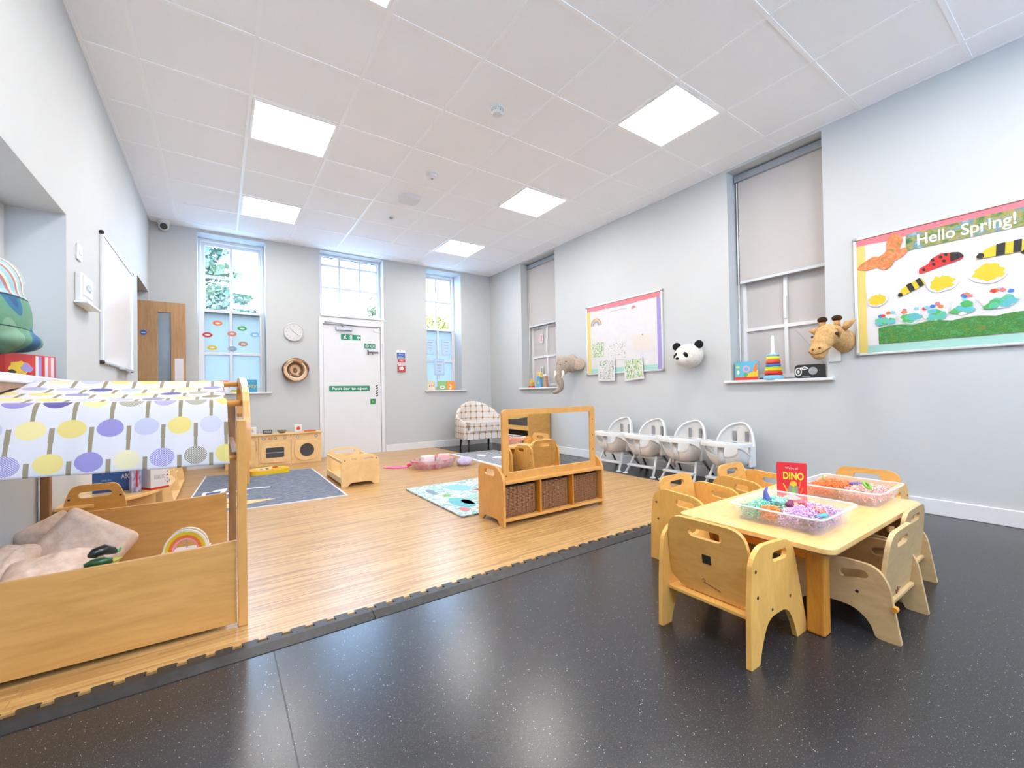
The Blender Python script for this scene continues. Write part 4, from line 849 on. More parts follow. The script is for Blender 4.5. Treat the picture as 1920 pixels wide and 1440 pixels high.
bm = MX(); ball(bm, (0, 0, 0), (.020, .017, .014)); ball(bm, (.012, .0, .012), (.010, .012, .008)); toy('toy_berries', bm, tint('maroon', (.20, .02, .08)), 'dark red toy fruit with green top in the near tray', 'toy', (2.36, -2.06, TZ+.058), smooth=True, remesh=.004)
bm = plate(rpoly([(-.05, 0), (0, -.02), (.05, 0), (.06, .02), (.02, .012), (-.03, .015)], .012, 4), (), .008); toy('toy_fish', bm, ORA, 'orange curved toy in the near tray beside the lilac paper', 'toy', (2.36, -2.17, TZ+.052), .6, bev=.002)
bm = tube([(0, 0, 0), (.02, .02, .006), (.05, .03, .004)], [.012, .010, .004], 8); toy('toy_spoon', bm, TEAL, 'teal toy at the right end of the near tray', 'toy', (2.31, -2.205, TZ+.052), 2.4, smooth=True)
bm = tube([(0, 0, 0), (.02, .0, .004), (.045, .005, .002)], [.006, .009, .003], 8); toy('toy_spoon', bm, RED, 'small red toy lying by the rim of the near tray', 'toy', (2.40, -2.115, TZ+.055), 1.2, smooth=True)
bm = lathe([(.016, -.006), (.023, 0), (.016, .006)], 20, R3(1.0, 'X')); bm2 = bm; toy('toy_ring', tube([(.020*math.cos(a), .014*math.sin(a), .016*math.sin(a)) for a in [i*PI/10 for i in range(21)]], .0065, 8), LGRN, 'lime green toy ring on the pale pink paper in the far tray', 'toy', (2.93, -2.16, TZ+.075), smooth=True)
bm = tube([(0, 0, 0), (.0, .008, .02), (.012, .014, .035)], [.008, .007, .004], 8); toy('toy_dinosaur', bm, tint('olive_toy', (.35, .38, .08)), 'small olive toy animal at the left end of the far tray', 'toy', (3.00, -1.965, TZ+.05), smooth=True)
bm = tube([(0, 0, 0), (.02, -.03, .004), (.02, -.06, .0)], [.008, .010, .004], 8); toy('toy_fish', bm, tint('slate_toy', (.15, .16, .40)), 'slate blue toy lying on the paper of the far tray', 'toy', (3.03, -2.06, TZ+.055), smooth=True)
shred('shredded_paper', (.35, .75, .70), (.50, .85, .80), 'aqua tuft of shredded paper on top in the near tray', 2.36, -2.025, TZ+.048, .028, .022, .02, 8, 160)
# dinosaur picture book standing between the trays
k, F = book('dinosaur_book', .12, .185, .020, tint('book_red', (.66, .02, .035)), 'red DINO picture book standing upright on the table between the trays', 'book', (2.665, -1.945, TZ), -1.17)
text('title', 'DINO', .046, tint('title_yellow', (.92, .72, .05)), k, F @ T3(.006, .122, .0005), width=.082, bold=.0012); text('lettering', "We're all", .014, WHT, k, F @ T3(.0, .160, .0005), width=.05)
flat('cover_art', blobpts(.022, .034, 14, .2, 4), tint('dino_grey', (.25, .28, .24)), k, F @ T3(.005, .062, .0003)); flat('cover_art', blobpts(.014, .012, 12, .1, 5), YEL, k, F @ T3(.006, .087, .0014)); flat('cover_art', circ(.006, .055, .006, 8, .022), LGRN, k, F @ T3(0, 0, .0014))
flat('cover_art', blobpts(.030, .012, 14, .3, 6), tint('pale_grey', (.55, .55, .57)), k, F @ T3(.0, .022, .0014)); 
for x, y, a in ((-.028, .07, .4), (.038, .055, -.3), (-.02, .045, .1), (.032, .085, -.2)): flat('cover_art', rrect(0, 0, .005, .035, .002), [YEL, ORA][x > 0], k, F @ T3(x, y, .0004) @ R3(a, 'Z'))
flat('cover_art', circ(.035, .02, .008, 8), ORA, k, F @ T3(0, 0, .0004))

# ------------------------------------------------------------------ mirror shelf unit with baskets
mu = thing('mirror_shelf_unit', 'low beech shelf unit with a tall framed mirror on top', 'shelf unit', (1.91, -.565, MZ))
side = rpoly([(0, 0), (.05, 0), (.075, .035), (.24, .035), (.265, 0), (.32, 0), (.32, .40), (.25, .43), (.10, .40), (.03, .33), (0, .30)], [.004, .01, .02, .02, .01, .004, .05, .05, .08, .05, .03], 5)
side2 = rpoly([(0, 0), (.05, 0), (.075, .035), (.24, .035), (.265, 0), (.32, 0), (.32, .36), (.27, .385), (.08, .385), (.0, .32)], [.004, .01, .02, .02, .01, .004, .05, .05, .06, .05], 5)
obj('side_panel', plate(side2, [slot(.17, .335, .13, .042)], .018, AX('YZ', 0)), mBeech, mu, bev=.004)
obj('side_panel', plate(side2, [slot(.17, .335, .13, .042)], .018, AX('YZ', .905)), mBeech, mu, bev=.004)
obj('shelf', B(.018, .905, .0, .31, .028, .046), mBeech, mu, bev=.002); obj('shelf', B(.018, .905, -.005, .31, .272, .292), mBeech, mu, bev=.003)
for x in (.312, .612): obj('divider', B(x-.007, x+.007, .004, .30, .046, .272), mPine, mu, bev=.001)
obj('back_panel', B(.018, .905, .300, .308, .046, .272), mPine, mu)
Rm = T3(.0, .03, .290)
obj('mirror_frame', plate(rpoly([(.022, 0), (.87, 0), (.87, .47), (.022, .47)], [.0, .0, .035, .035], 6), [[(.070, .052), (.82, .052), (.82, .43), (.070, .43)]], .022, Rm @ AX('XZ', 0)), mBeech, mu, bev=.003)
obj('mirror_glass', B(.068, .444, .008, .011, .05, .432, M=Rm), mMirror, mu); obj('mirror_glass', B(.4455, .822, .008, .011, .05, .432, M=Rm), mMirror, mu)
obj('mirror_back', B(.04, .85, .0235, .028, .02, .45, M=Rm), mPine, mu)
bm = MX()
for x, z in ((.845, .37), (.845, .25), (.845, .14), (.045, .03)): lathe([(0, 0), (.005, 0), (.004, .0015), (0, .0015)], 10, Rm @ T3(x, 0, z) @ R3(PI/2, 'X'), bm)
obj('screw_heads', bm, mDark, mu)['kind'] = 'stuff'
mWick = mat('brown_wicker', (.2, .1, .05), .55); _x, _y, _z = xyz(mWick)
_h = ((_z*330).sin().abs()*((_x+_y)*300).sin().abs()).pow(.6); _n = noisef(mWick, coords(mWick, 'Object', (60, 60, 90)), 1, 2)
setcol(mWick, ramp(mWick, _h*.6+_n*.5, [(.22, (.02, .006, .002)), (.5, (.13, .045, .015)), (.78, (.50, .24, .10))])); bump(mWick, _h, .9, .004)
mWickI = noisy('dark_basket_inside', (.03, .012, .006), (.015, .006, .003), 60, .8)
def basket(label, x):
    k = thing('wicker_basket', label, 'basket', (1.91+x, -.565+.03, MZ+.0465), group='brown wicker baskets'); w, d, h = .262, .24, .205
    bm = MX(); n = 6; o = lambda a, b: rrect(w/2, d/2, a, b, .02)
    L = [[bm.verts.new((px, py, z)) for px, py in q] for q, z in ((o(w-.012, d-.012), 0), (o(w, d), .02), (o(w, d), h), (o(w-.016, d-.016), h), (o(w-.02, d-.02), .012))]
    for P, Q in zip(L, L[1:]):
        for i in range(len(P)): bm.faces.new((P[i], P[(i+1) % len(P)], Q[(i+1) % len(P)], Q[i]))
    bm.faces.new(list(reversed(L[0]))); bm.faces.new(L[-1]); bmesh.ops.recalc_face_normals(bm, faces=bm.faces)
    obj('woven_body', bm, mWick, k, bev=.002)
    obj('rim', tube([(px, py, h) for px, py in rrect(w/2, d/2, w-.008, d-.008, .02)+[rrect(w/2, d/2, w-.008, d-.008, .02)[0]]], .006, 6), mWickI, k); return k
b0 = basket('left brown wicker basket in the mirror shelf unit', .028)
dup(b0, (1.91+.328, -.530, MZ+.0465), None, 'middle brown wicker basket in the mirror shelf unit'); dup(b0, (1.91+.634, -.525, MZ+.0465), None, 'right brown wicker basket in the mirror shelf unit')

# ------------------------------------------------------------------ highchairs
def highchair(label, loc):
    """faces local +y"""
    k = thing('highchair', label, 'highchair', loc, PI/2, 'white highchairs along the right wall')
    # moulded egg-shaped seat shell: rows run from the front lip over the seat to the top of the back
    bm = MX(); rows = []; nu = 16
    prof = [(.175, .30, .150, 0), (.165, .235, .155, 0), (.13, .20, .16, 0), (.05, .19, .165, .1), (-.03, .195, .168, .3), (-.095, .225, .17, .6), (-.135, .285, .172, .85), (-.155, .36, .170, 1), (-.168, .43, .160, 1), (-.178, .49, .138, 1), (-.186, .535, .105, 1), (-.191, .562, .062, 1), (-.193, .572, .02, 1)]
    for (y, z, w, q) in prof:
        r = []
        for i in range(nu+1):
            a = -1+2*i/nu; x = w*math.sin(a*PI/2); lift = (1-math.cos(a*PI/2))**1.3; am = min(.15*(1-q)+.10*q*min(1, w/.16), (.375-z)/1.1 if q < .5 else 1)
            r.append(Vector((x, y+lift*am*q*1.15+(.0 if q else 0), z+lift*am*(1-q)*1.1)))
        rows.append(r)
    V = [[bm.verts.new(p) for p in r] for r in rows]
    for A, C in zip(V, V[1:]):
        for i in range(nu): bm.faces.new((A[i], A[i+1], C[i+1], C[i]))
    bmesh.ops.recalc_face_normals(bm, faces=bm.faces)
    o = obj('seat_shell', bm, mOffW, k, smooth=True); q = o.modifiers.new('s', 'SOLIDIFY'); q.thickness = .010; q.offset = 0; q = o.modifiers.new('u', 'SUBSURF'); q.levels = q.render_levels = 1
    shell = o
    rim = [r[0] for r in rows]+[r[-1] for r in reversed(rows)]
    obj('rim', tube(rim, .009, 8), mWhiteP, k, smooth=True)
    obj('front_lip', tube([rows[0][i] for i in range(nu+1)], .008, 8), mWhiteP, k, smooth=True)
    obj('leg_divider', tube([(0, .185, .395), (0, .19, .30), (0, .17, .235)], .016, 8, ry=.03), mWhiteP, k, smooth=True)
    obj('tray', plate(rpoly([(-.205, -.0), (-.185, .17), (-.10, .225), (.10, .225), (.185, .17), (.205, .0), (.165, -.02), (.15, .06), (-.15, .06), (-.165, -.02)], [.03, .08, .08, .08, .08, .03, .02, .06, .06, .02], 6), (), .028, T3(0, .04, .392)), mWhiteP, k, bev=.009, seg=3)
    obj('tray_lip', plate(rpoly([(-.198, .0), (-.178, .165), (-.10, .218), (.10, .218), (.178, .165), (.198, .0)], [.02, .07, .07, .07, .07, .02], 6), [rpoly([(-.18, .006), (-.163, .155), (-.09, .203), (.09, .203), (.163, .155), (.18, .006)], [.02, .07, .07, .07, .07, .02], 6)], .008, T3(0, .04, .419)), mWhiteP, [c for c in k.children if c.name.startswith('tray')][0], bev=.002)
    for x in (-.055, .055):
        obj('strap', B(x-.014, x+.014, -.158, -.146, .39, .50, M=T3(0, .002, 0)), GRY, shell, bev=.003)
        obj('strap_slot', plate(slot(0, 0, .10, .030), [slot(0, 0, .088, .020)], .004, T3(x, -.151, .450) @ FB @ R3(PI/2, 'Z')), mGrey, shell)
    obj('waist_strap', tube([(-.12, .03, .23), (-.06, .10, .215), (.02, .12, .23), (.07, .09, .225)], .004, 6, ry=.010), mGrey, k)
    obj('crotch_strap', tube([(.01, .175, .22), (.012, .19, .19), (.005, .18, .15)], .005, 6, ry=.011), tint('strap_brown', (.13, .10, .09)), k)
    obj('under_frame', B(-.145, .145, -.07, .06, .168, .196), mWhiteP, k, bev=.01)
    for sx in (-1, 1):
        obj('leg', tube([(sx*.135, .06, .20), (sx*.155, .11, .10), (sx*.175, .17, .012)], [.013, .012, .012], 10), mWhiteP, k, smooth=True)
        obj('leg', tube([(sx*.14, -.03, .22), (sx*.165, -.13, .10), (sx*.185, -.20, .012)], [.012, .010, .010], 10), mat('leg_grey', (.10, .11, .12), .35) if 'leg_grey' not in bpy.data.materials else bpy.data.materials['leg_grey'], k, smooth=True)
        obj('arm_bracket', B(sx*.165-.012, sx*.165+.012, -.06, .03, .21, .39), mWhiteP, k, bev=.006)
        obj('foot', B(sx*.175-.022, sx*.175+.022, .155, .195, 0, .014), mWhiteP, k, bev=.004); obj('foot', B(sx*.185-.014, sx*.185+.014, -.215, -.185, 0, .014), mDark, k, bev=.003)
    obj('footrest', B(-.165, .165, .10, .165, .085, .108), mWhiteP, k, bev=.007)
    return k
h0 = highchair('white highchair nearest the shelf unit, partly hidden behind the mirror', (4.17, .49, .001))
dup(h0, (4.17, .045, .001), None, 'second white highchair from the mirror unit'); dup(h0, (4.17, -.40, .001), None, 'third white highchair from the mirror unit'); dup(h0, (4.17, -.85, .001), None, 'white highchair nearest the table, last in the row')
t = tag(obj('black_pad', plate(blobpts(.07, .04, 16, .1, 3), (), .04), mDark, loc=(4.12, -.46, .001), bev=.012), 'small black object on the floor under the third highchair', 'floor clutter')

# ------------------------------------------------------------------ armchair
mArm = mat('checked_upholstery', (.8, .7, .6), .85); _nt = mArm.node_tree
def cellf(u, v, p):
    a = ((u/p).fract()-.5).abs()*2; b = ((v/p).fract()-.5).abs()*2
    return (a.pow(4)+b.pow(4)) > .80
_x, _y, _z = xyz(mArm); _geo = N(_nt, 'NewGeometry'); _sn = N(_nt, 'SeparateXYZ'); _nt.links.new(_geo.outputs['Normal'], _sn.inputs[0])
_nz = E(_nt, _sn.outputs[2]).abs(); _nx = E(_nt, _sn.outputs[0]).abs()
_topm = _nz > .72; _sidem = (_nx > .72)
_p = .098
_cf = cellf(_x+.049, _z, _p); _ct = cellf(_x+.049, _y, _p); _cs = cellf(_y, _z, _p)
_k1 = _cf*(_topm.op('MULTIPLY_ADD', -1, 1.0))+_ct*_topm
_k2 = _k1*(_sidem.op('MULTIPLY_ADD', -1, 1.0))+_cs*_sidem
_w = noisef(mArm, coords(mArm, 'Object', (90, 90, 90)), 1, 2)
setcol(mArm, mixc(_nt, _k2, ramp(mArm, _w, [(.3, (.60, .55, .51)), (.7, (.70, .66, .62))]), (.42, .20, .07)))
ac = thing('armchair', 'cream tub armchair with a brown grid pattern in the far corner', 'armchair', (3.80, 2.98, .002), -.12)
bm = MX()
pts = []; Rr = .35
out = []; inn = []
for i in range(25):
    a = PI*(-.02)+PI*1.04*i/24; c_, s_ = math.cos(a), math.sin(a)
    hgt = .60+.165*max(0, min(1, (s_-.35)/.5))**1 if s_ > .35 else .53+.07*max(0, s_)/.35
    hgt = .515+.255*(max(0, s_)**1.3)
    yo = .02+.29*s_; ring = []
    ro, ri = (.385, .345), (.30, .21)
    prof = [(1.0, .20), (1.0, hgt*.75), (.99, hgt-.03), (.94, hgt), (.86, hgt-.01), (.82, hgt-.06), (.80, .30), (.80, .20)]
    if i == 0 or i == 24: pass
    out.append([bm.verts.new((.395*c_*f, -.02+.34*s_*f-(.0 if s_ > .02 else .20*0), z)) for f, z in prof])
# arms continue forward
def ext(ring, dy, dz): return [bm.verts.new((v.co.x, v.co.y+dy, v.co.z+(dz if v.co.z > .25 else 0))) for v in ring]
f0 = [ext(out[0], -.14, -.02), ext(out[0], -.27, -.07)]; f1 = [ext(out[-1], -.14, -.02), ext(out[-1], -.27, -.07)]
rings = [f0[1], f0[0]]+out+[f1[0], f1[1]]
for A, C in zip(rings, rings[1:]):
    for q in range(8): bm.faces.new((A[q], A[(q+1) % 8], C[(q+1) % 8], C[q]))
bm.faces.new(rings[0]); bm.faces.new(list(reversed(rings[-1]))); bmesh.ops.recalc_face_normals(bm, faces=bm.faces)
o = obj('tub_back', bm, mArm, ac, smooth=True, bev=.012, seg=2)
obj('seat_base', plate(rrect(0, -.05, .70, .56, .06), (), .13, T3(0, 0, .20)), mArm, ac, bev=.02, seg=3, smooth=False)
obj('seat_cushion', plate(rpoly([(-.30, -.36), (.30, -.36), (.30, .15), (.18, .24), (-.18, .24), (-.30, .15)], .05, 5), (), .125, T3(0, 0, .325)), mArm, ac, bev=.035, seg=4)
for x, y in ((-.30, -.27), (.30, -.27), (-.24, .20), (.24, .20)):
    obj('leg', tube([(x, y, .20), (x*1.03, y-(.02 if y < 0 else -.03), .0)], [.022, .014], 10), mat('ebony_leg', (.02, .012, .01), .35) if 'ebony_leg' not in bpy.data.materials else bpy.data.materials['ebony_leg'], ac, smooth=True)
# ------------------------------------------------------------------ rugs and play mat
mRug = mat('blue_grey_rug', (.2, .22, .27), .95, spec=.1); _n = noisef(mRug, coords(mRug, 'Object', (14, 70, 1)), 1, 5, .7, .4); setcol(mRug, ramp(mRug, _n, [(.3, (.085, .095, .125)), (.5, (.17, .19, .235)), (.7, (.36, .38, .43))])); bump(mRug, _n, .4, .004)
rg = thing('blue_grey_rug', 'large blue-grey rug with pale edge in front of the play kitchen', 'rug', (0, 0, MZ))
obj('pile', plate([(.155, 1.06), (1.30, 1.03), (1.30, 2.72), (.28, 2.93)], (), .008), mRug, rg)
obj('binding', plate([(.140, 1.045), (1.318, 1.015), (1.318, 2.735), (.268, 2.948)], [[(.155, 1.06), (1.30, 1.03), (1.30, 2.72), (.28, 2.93)]], .007), tint('pale_binding', (.70, .70, .74), .9), rg)
def rugart(nm, pts, m, z=.0082, par=None): obj(nm, plate(pts, (), .0012, T3(0, 0, z)), m, par or rg)
rugart('starfish_motif', rpoly([(.40, 1.12), (.80, 1.27), (.50, 1.36), (.62, 1.62), (.42, 1.50), (.25, 1.62), (.30, 1.40), (.18, 1.25), (.33, 1.27)], .02, 3), tint('peach_wool', (.78, .52, .28), .9))
for x, y in ((.47, 1.24), (.58, 1.27), (.45, 1.32), (.52, 1.45)): rugart('motif_dot', circ(x, y, .014, 10), tint('rust_wool', (.55, .18, .08), .9) if 'rust_wool' not in bpy.data.materials else bpy.data.materials['rust_wool'], .0094)
rugart('jug_motif', rpoly([(.26, 1.66), (.42, 1.70), (.46, 2.02), (.37, 2.00), (.34, 1.93), (.27, 1.93)], .02, 3), tint('white_wool', (.74, .75, .78), .9)); rugart('jug_window', rpoly([(.29, 1.71), (.39, 1.74), (.41, 1.90), (.30, 1.89)], .02, 3), tint('navy_wool', (.05, .11, .22), .9), .0094); rugart('jug_band', [(.19, 1.60), (.30, 1.60), (.34, 1.68), (.22, 1.68)], tint('mustard_wool', (.60, .48, .06), .9))
rugart('wave_motif', rpoly([(.40, 1.74), (.60, 1.90), (.80, 1.86), (.80, 1.82), (.62, 1.85), (.44, 1.70)], .03, 4), bpy.data.materials['white_wool'])
mRug2 = mat('grey_patterned_rug', (.3, .3, .32), .95, spec=.1); _n = noisef(mRug2, coords(mRug2, 'Object', (30, 30, 1)), 1, 5, .7); setcol(mRug2, ramp(mRug2, _n, [(.3, (.16, .17, .19)), (.5, (.30, .31, .34)), (.7, (.60, .60, .63))]))
rg2 = thing('grey_rug', 'grey rug with pale blotches in front of the armchair', 'rug', (0, 0, MZ)); obj('pile', plate([(3.16, .95), (3.84, .95), (3.84, 2.62), (3.20, 2.66)], (), .006), mRug2, rg2)
obj('binding', plate([(3.10, .93), (3.86, .93), (3.86, 2.65), (3.14, 2.70)], [[(3.16, .95), (3.84, .95), (3.84, 2.62), (3.20, 2.66)]], .005), bpy.data.materials['pale_binding'], rg2)
for i, (x, y, rx, ry, m) in enumerate(((3.42, 2.3, .05, .10, 'w'), (3.50, 1.95, .08, .12, 'w'), (3.62, 1.75, .07, .05, RED), (3.56, 1.60, .05, .07, 'w'), (3.68, 2.15, .03, .05, TEAL), (3.45, 1.5, .05, .05, PALY), (3.34, 1.25, .06, .06, ORA))): rugart('blotch_motif', [(x+a, y+b) for a, b in blobpts(rx, ry, 14, .2, i)], bpy.data.materials['white_wool'] if m == 'w' else m, .0062, rg2)
mPM = mat('play_mat_print', (.8, .8, .8), .5); _v = N(mPM.node_tree, 'TexVoronoi'); _v.inputs['Scale'].default_value = 9; mPM.node_tree.links.new(coords(mPM, 'Object', (1, 1, 0)), _v.inputs['Vector'])
_n = noisef(mPM, coords(mPM, 'Object', (7, 7, 0)), 1, 2, .5, 1.5); _n2 = noisef(mPM, coords(mPM, 'Object', (30, 30, 0)), 1, 3, .6, 2)
_base = ramp(mPM, _n, [(.0, (.58, .60, .58)), (.44, (.60, .62, .60)), (.46, (.20, .44, .42)), (.53, (.30, .54, .50)), (.55, (.60, .62, .60)), (.66, (.66, .48, .40)), (.72, (.60, .62, .60))], 'CONSTANT')
setcol(mPM, mixc(mPM.node_tree, (_n2 < .36)*.7, _base, (.10, .20, .24)))
pm = thing('play_mat', 'folding printed play mat with teal shapes beside the shelf unit', 'play mat', (0, 0, MZ)); pq = [(1.80, .90), (1.80, -.19), (1.905, -.19), (2.60, -.12), (2.60, .92)]
pq = [(1.80, .90), (1.80, -.20), (2.60, -.20), (2.60, .90)]
obj('mat_body', plate(rrect(2.20, .35, .80, 1.10, .03), (), .012), mPM, pm); obj('mat_edge', plate(rrect(2.20, .35, .812, 1.112, .035), (), .0105), noisy('dark_print_edge', (.50, .50, .48), (.06, .12, .14), 22, .5), pm)
for i, (x, y, rx, ry, m) in enumerate(((1.98, .15, .08, .17, TEAL), (2.02, .12, .04, .09, tint('taupe', (.45, .30, .24))), (1.93, .62, .03, .12, tint('slate', (.16, .24, .32))), (1.90, -.05, .035, .06, SAL), (2.18, .25, .12, .06, AQUA), (1.98, .42, .035, .045, LGRN), (2.10, -.08, .10, .03, PALY), (2.30, .45, .03, .03, RED), (2.2, .62, .10, .14, LBL))):
    rugart('printed_shape', [(x+a, y+b) for a, b in blobpts(rx, ry, 16, .12, i+40)], m, .0122, pm)

# ------------------------------------------------------------------ play kitchen
def kit(name, label, x, w): return thing(name, label, 'toy cupboard', (x, 3.30, MZ), group='wooden play kitchen units')
wt = thing('play_worktop', 'long thin wooden worktop over the play kitchen units', 'worktop', (.45, 3.30, MZ)); obj('board', B(-.02, 1.09, -.012, .30, .388, .402), mPlyK, wt, bev=.002)
def carcass(k, w): obj('body', plate([(0, 0), (w, 0), (w, .388), (0, .388)], (), .27, AX('XZ', .018)), mPlyK, k, bev=.002)
k = kit('play_cupboard', 'play kitchen cupboard with a wavy-edged door, left of the toy oven', .45, .35); carcass(k, .348)
obj('door', plate(rrect(.185, .185, .26, .29, .05), (), .014, AX('XZ', .002)), mPlyK, k, bev=.003); obj('door_catch', tube([(.325, .01, .33), (.328, .0, .20)], .005, 6), mEdgeP, k)
k = kit('play_oven', 'toy wooden oven with a dark double window in the play kitchen', .80, .35); carcass(k, .36)
obj('door', plate(rrect(.18, .165, .315, .25, .05), [rrect(.18, .165, .205, .13, .02)], .016, AX('XZ', .001)), mPlyK, k, bev=.003)
dr = k.children[-1] if False else [c for c in k.children if c.name.startswith('door')][0]; obj('door_window', B(.075, .285, .012, .016, .098, .232), tint('dark_glass', (.07, .07, .08), .15), dr); obj('window_bar', B(.075, .285, .006, .012, .160, .168), GRY, dr)
for x, w_, h_ in ((.06, .045, .035), (.13, .05, .03), (.185, .04, .04), (.29, .04, .035)): flat('printed_dial', blobpts(w_/2, h_/2, 12, .25, int(x*100)), mGrey if x != .13 else tint('terracotta', (.55, .22, .12)), k, T3(x, .0175, .345) @ FB, .001, [blobpts(w_/4, h_/4, 10, .2, 3)])
k = kit('play_washing_machine', 'toy wooden washing machine with a round dark window', 1.165, .37); carcass(k, .365)
obj('door', plate(rpoly([(.04, .09), (.12, .035), (.24, .035), (.33, .09), (.33, .30), (.04, .30)], [.04, .05, .05, .04, .04, .04], 5), [circ(.185, .17, .080, 28)], .016, AX('XZ', .001)), mPlyK, k, bev=.003)
obj('door_window', lathe([(0, 0), (.082, 0), (.082, .004), (0, .004)], 28, T3(.185, .016, .17) @ R3(PI/2, 'X')), bpy.data.materials['dark_glass'], [c for c in k.children if c.name.startswith('door')][0]); obj('window_trim', plate(circ(.185, .17, .086, 28), [circ(.185, .17, .079, 28)], .003, AX('XZ', -.002)), BRN, [c for c in k.children if c.name.startswith('door')][0])
for x in (.075, .30): flat('dial', circ(x, .345, .020, 16), mGrey, k, T3(0, .0175, 0) @ FB, .002, [circ(x, .345, .010, 12)])
TZK = MZ+.403
k = thing('number_block', 'white block with a golden 6 on the play kitchen', 'block', (.735, 3.38, TZK)); obj('block', B(-.045, .045, -.03, .03, 0, .095), mWhiteP, k, bev=.004); text('lettering', '6', .06, tint('gold', (.72, .42, .02)), k, Matrix.Translation((.005, -.0305, .05)) @ FB, bold=.001); obj('red_foot', B(-.09, -.048, -.03, .0, 0, .018), RED, k, bev=.003); obj('side_stick', B(-.052, -.047, -.03, -.02, 0, .085), BRN, k)
k = thing('black_sign_block', 'small dark block with white lettering on the play kitchen', 'block', (.905, 3.38, TZK)); obj('block', B(-.052, .052, -.02, .02, 0, .052), tint('charcoal', (.10, .10, .09)), k, bev=.003); text('lettering', 'PIZZA', .03, WHT, k, Matrix.Translation((0, -.0206, .027)) @ FB, width=.075)
k = thing('metal_dish', 'small dark metal bowl with scalloped rim on the play kitchen', 'bowl', (1.07, 3.38, TZK)); obj('bowl', lathe([(0, 0), (.03, 0), (.048, .02), (.052, .035), (.048, .035), (.04, .018), (0, .006)], 22), mat('pewter', (.30, .28, .24), .35, .8), k, smooth=True); bm = MX()
for i in range(8): a = i*PI/4; ball(bm, (.05*math.cos(a), .05*math.sin(a), .036), .010, u=8, v=6)
obj('scalloped_rim', bm, bpy.data.materials['pewter'], k, remesh=.004)
k = thing('picture_card_block', 'white block with a red tomato picture on the play kitchen', 'block', (1.255, 3.38, TZK)); obj('block', B(-.045, .045, -.025, .025, 0, .10), mWhiteP, k, bev=.006); flat('tomato', circ(.002, .05, .024, 18, .022), tint('tomato', (.72, .06, .02)), k, T3(0, -.0255, 0) @ FB); flat('leaf', blobpts(.010, .005, 8, .3, 2), BRN, k, T3(0, -.0267, .074) @ FB)
tag(obj('orange_tray', B(-.07, .07, -.03, .03, 0, .018), tint('tray_orange', (.72, .14, .03)), loc=(1.40, 3.38, TZK), bev=.004), 'flat orange tray at the right end of the play kitchen', 'tray')
# wooden trestle between den and kitchen
k = thing('wooden_play_frame', 'small wooden frame stand between the den post and the blue-grey rug', 'frame', (.60, 2.14, MZ+.0086))
obj('leg', B(-.045, .045, -.03, .03, 0, .24), mBeech, k, bev=.004); obj('leg', B(-.10, -.055, .86, .90, 0, .20), mBeech, k, bev=.004); obj('rail', B(-.06, -.03, .0, .90, .19, .215), mBrownW, k, bev=.003); obj('rail', B(-.06, -.03, .0, .90, .08, .11), mBeech, k, bev=.003)
bm = MX()
for i in range(7): ball(bm, (-.055, .02, .05+i*.027), .011, u=10, v=6)
obj('bead_string', bm, mBrownW, k)['kind'] = 'stuff'
# toy laptop on the rug
k = thing('toy_keyboard', 'bright orange and yellow toy keyboard lying at the edge of blue-grey rug', 'toy', (.86, 2.72, MZ+.0085), .1)
mKb = mat('rainbow_plastic', (.8, .5, .1), .3); _x, _y, _z = xyz(mKb); setcol(mKb, ramp(mKb, _y*3.2+.80, [(0, (.10, .40, .60)), (.14, (.10, .65, .45)), (.25, (.85, .70, .02)), (.45, (.88, .38, .02)), (.8, (.88, .52, .02)), (1, (.85, .78, .15))]))
obj('case', plate(rpoly([(-.20, -.13), (.19, -.15), (.20, .02), (.12, .14), (-.05, .10), (-.21, .06)], .05, 5), (), .05), mKb, k, bev=.015, seg=3)
for i in range(5): obj('key', B(-.12+i*.028, -.097+i*.028, -.07, -.01, .048, .056), [WHT, tint('grape', (.35, .30, .55)), WHT, BLU, WHT][i], k, bev=.003)
obj('button', lathe([(0, 0), (.03, 0), (.03, .01), (0, .014)], 18, T3(.07, .02, .048)), RED, k)

# ------------------------------------------------------------------ doll cot
ct = thing('doll_cot', 'small wooden doll cot with slotted end panels in front of exit door', 'doll cot', (1.345, 1.37, MZ))
endp = rpoly([(0, 0), (.055, 0), (.09, .035), (.275, .035), (.31, 0), (.365, 0), (.365, .20), (.35, .275), (.255, .305), (.11, .305), (.015, .275), (0, .20)], [.004, .01, .02, .02, .01, .004, .05, .05, .05, .05, .05, .05], 5)
obj('end_panel', plate(endp, [slot(.255, .255, .09, .022)], .016, AX('XZ', 0)), mPlyK, ct, bev=.003); obj('raised_panel', plate([(.06, .04), (.34, .04), (.34, .235), (.06, .235)], (), .002, AX('XZ', -.002)), mPlyK, ct)
obj('end_panel', plate(endp, [slot(.185, .262, .22, .04)], .016, AX('XZ', .66)), mPlyK, ct, bev=.003)
for x in (.004, .345): obj('side_rail', B(x, x+.016, .016, .66, .225, .25), mPlyK, ct, bev=.004); obj('side_board', B(x, x+.016, .016, .66, .03, .085), mPlyK, ct, bev=.003)
obj('base', B(.02, .345, .016, .66, .05, .062), mPlyK, ct)
k = thing('doll_pillow', 'pink and white patterned toy ball lying in the doll cot', 'toy', (1.50, 1.55, MZ+.063)); bm = MX(); ball(bm, (0, 0, .06), (.075, .09, .06)); obj('ball', bm, noisy('pink_white_print', (.80, .74, .80), (.72, .25, .42), 16, .7), k, smooth=True)
text('logo', 'cot', .035, tint('burnt_letter', (.55, .20, .05)), ct, Matrix.Translation((.12, -.0025, .262)) @ FB)
for x, z in ((.035, .25), (.335, .25)): obj('screw_head', lathe([(0, 0), (.006, 0), (.005, .002), (0, .002)], 10, T3(x, 0, z) @ R3(PI/2, 'X')), mDark, ct)

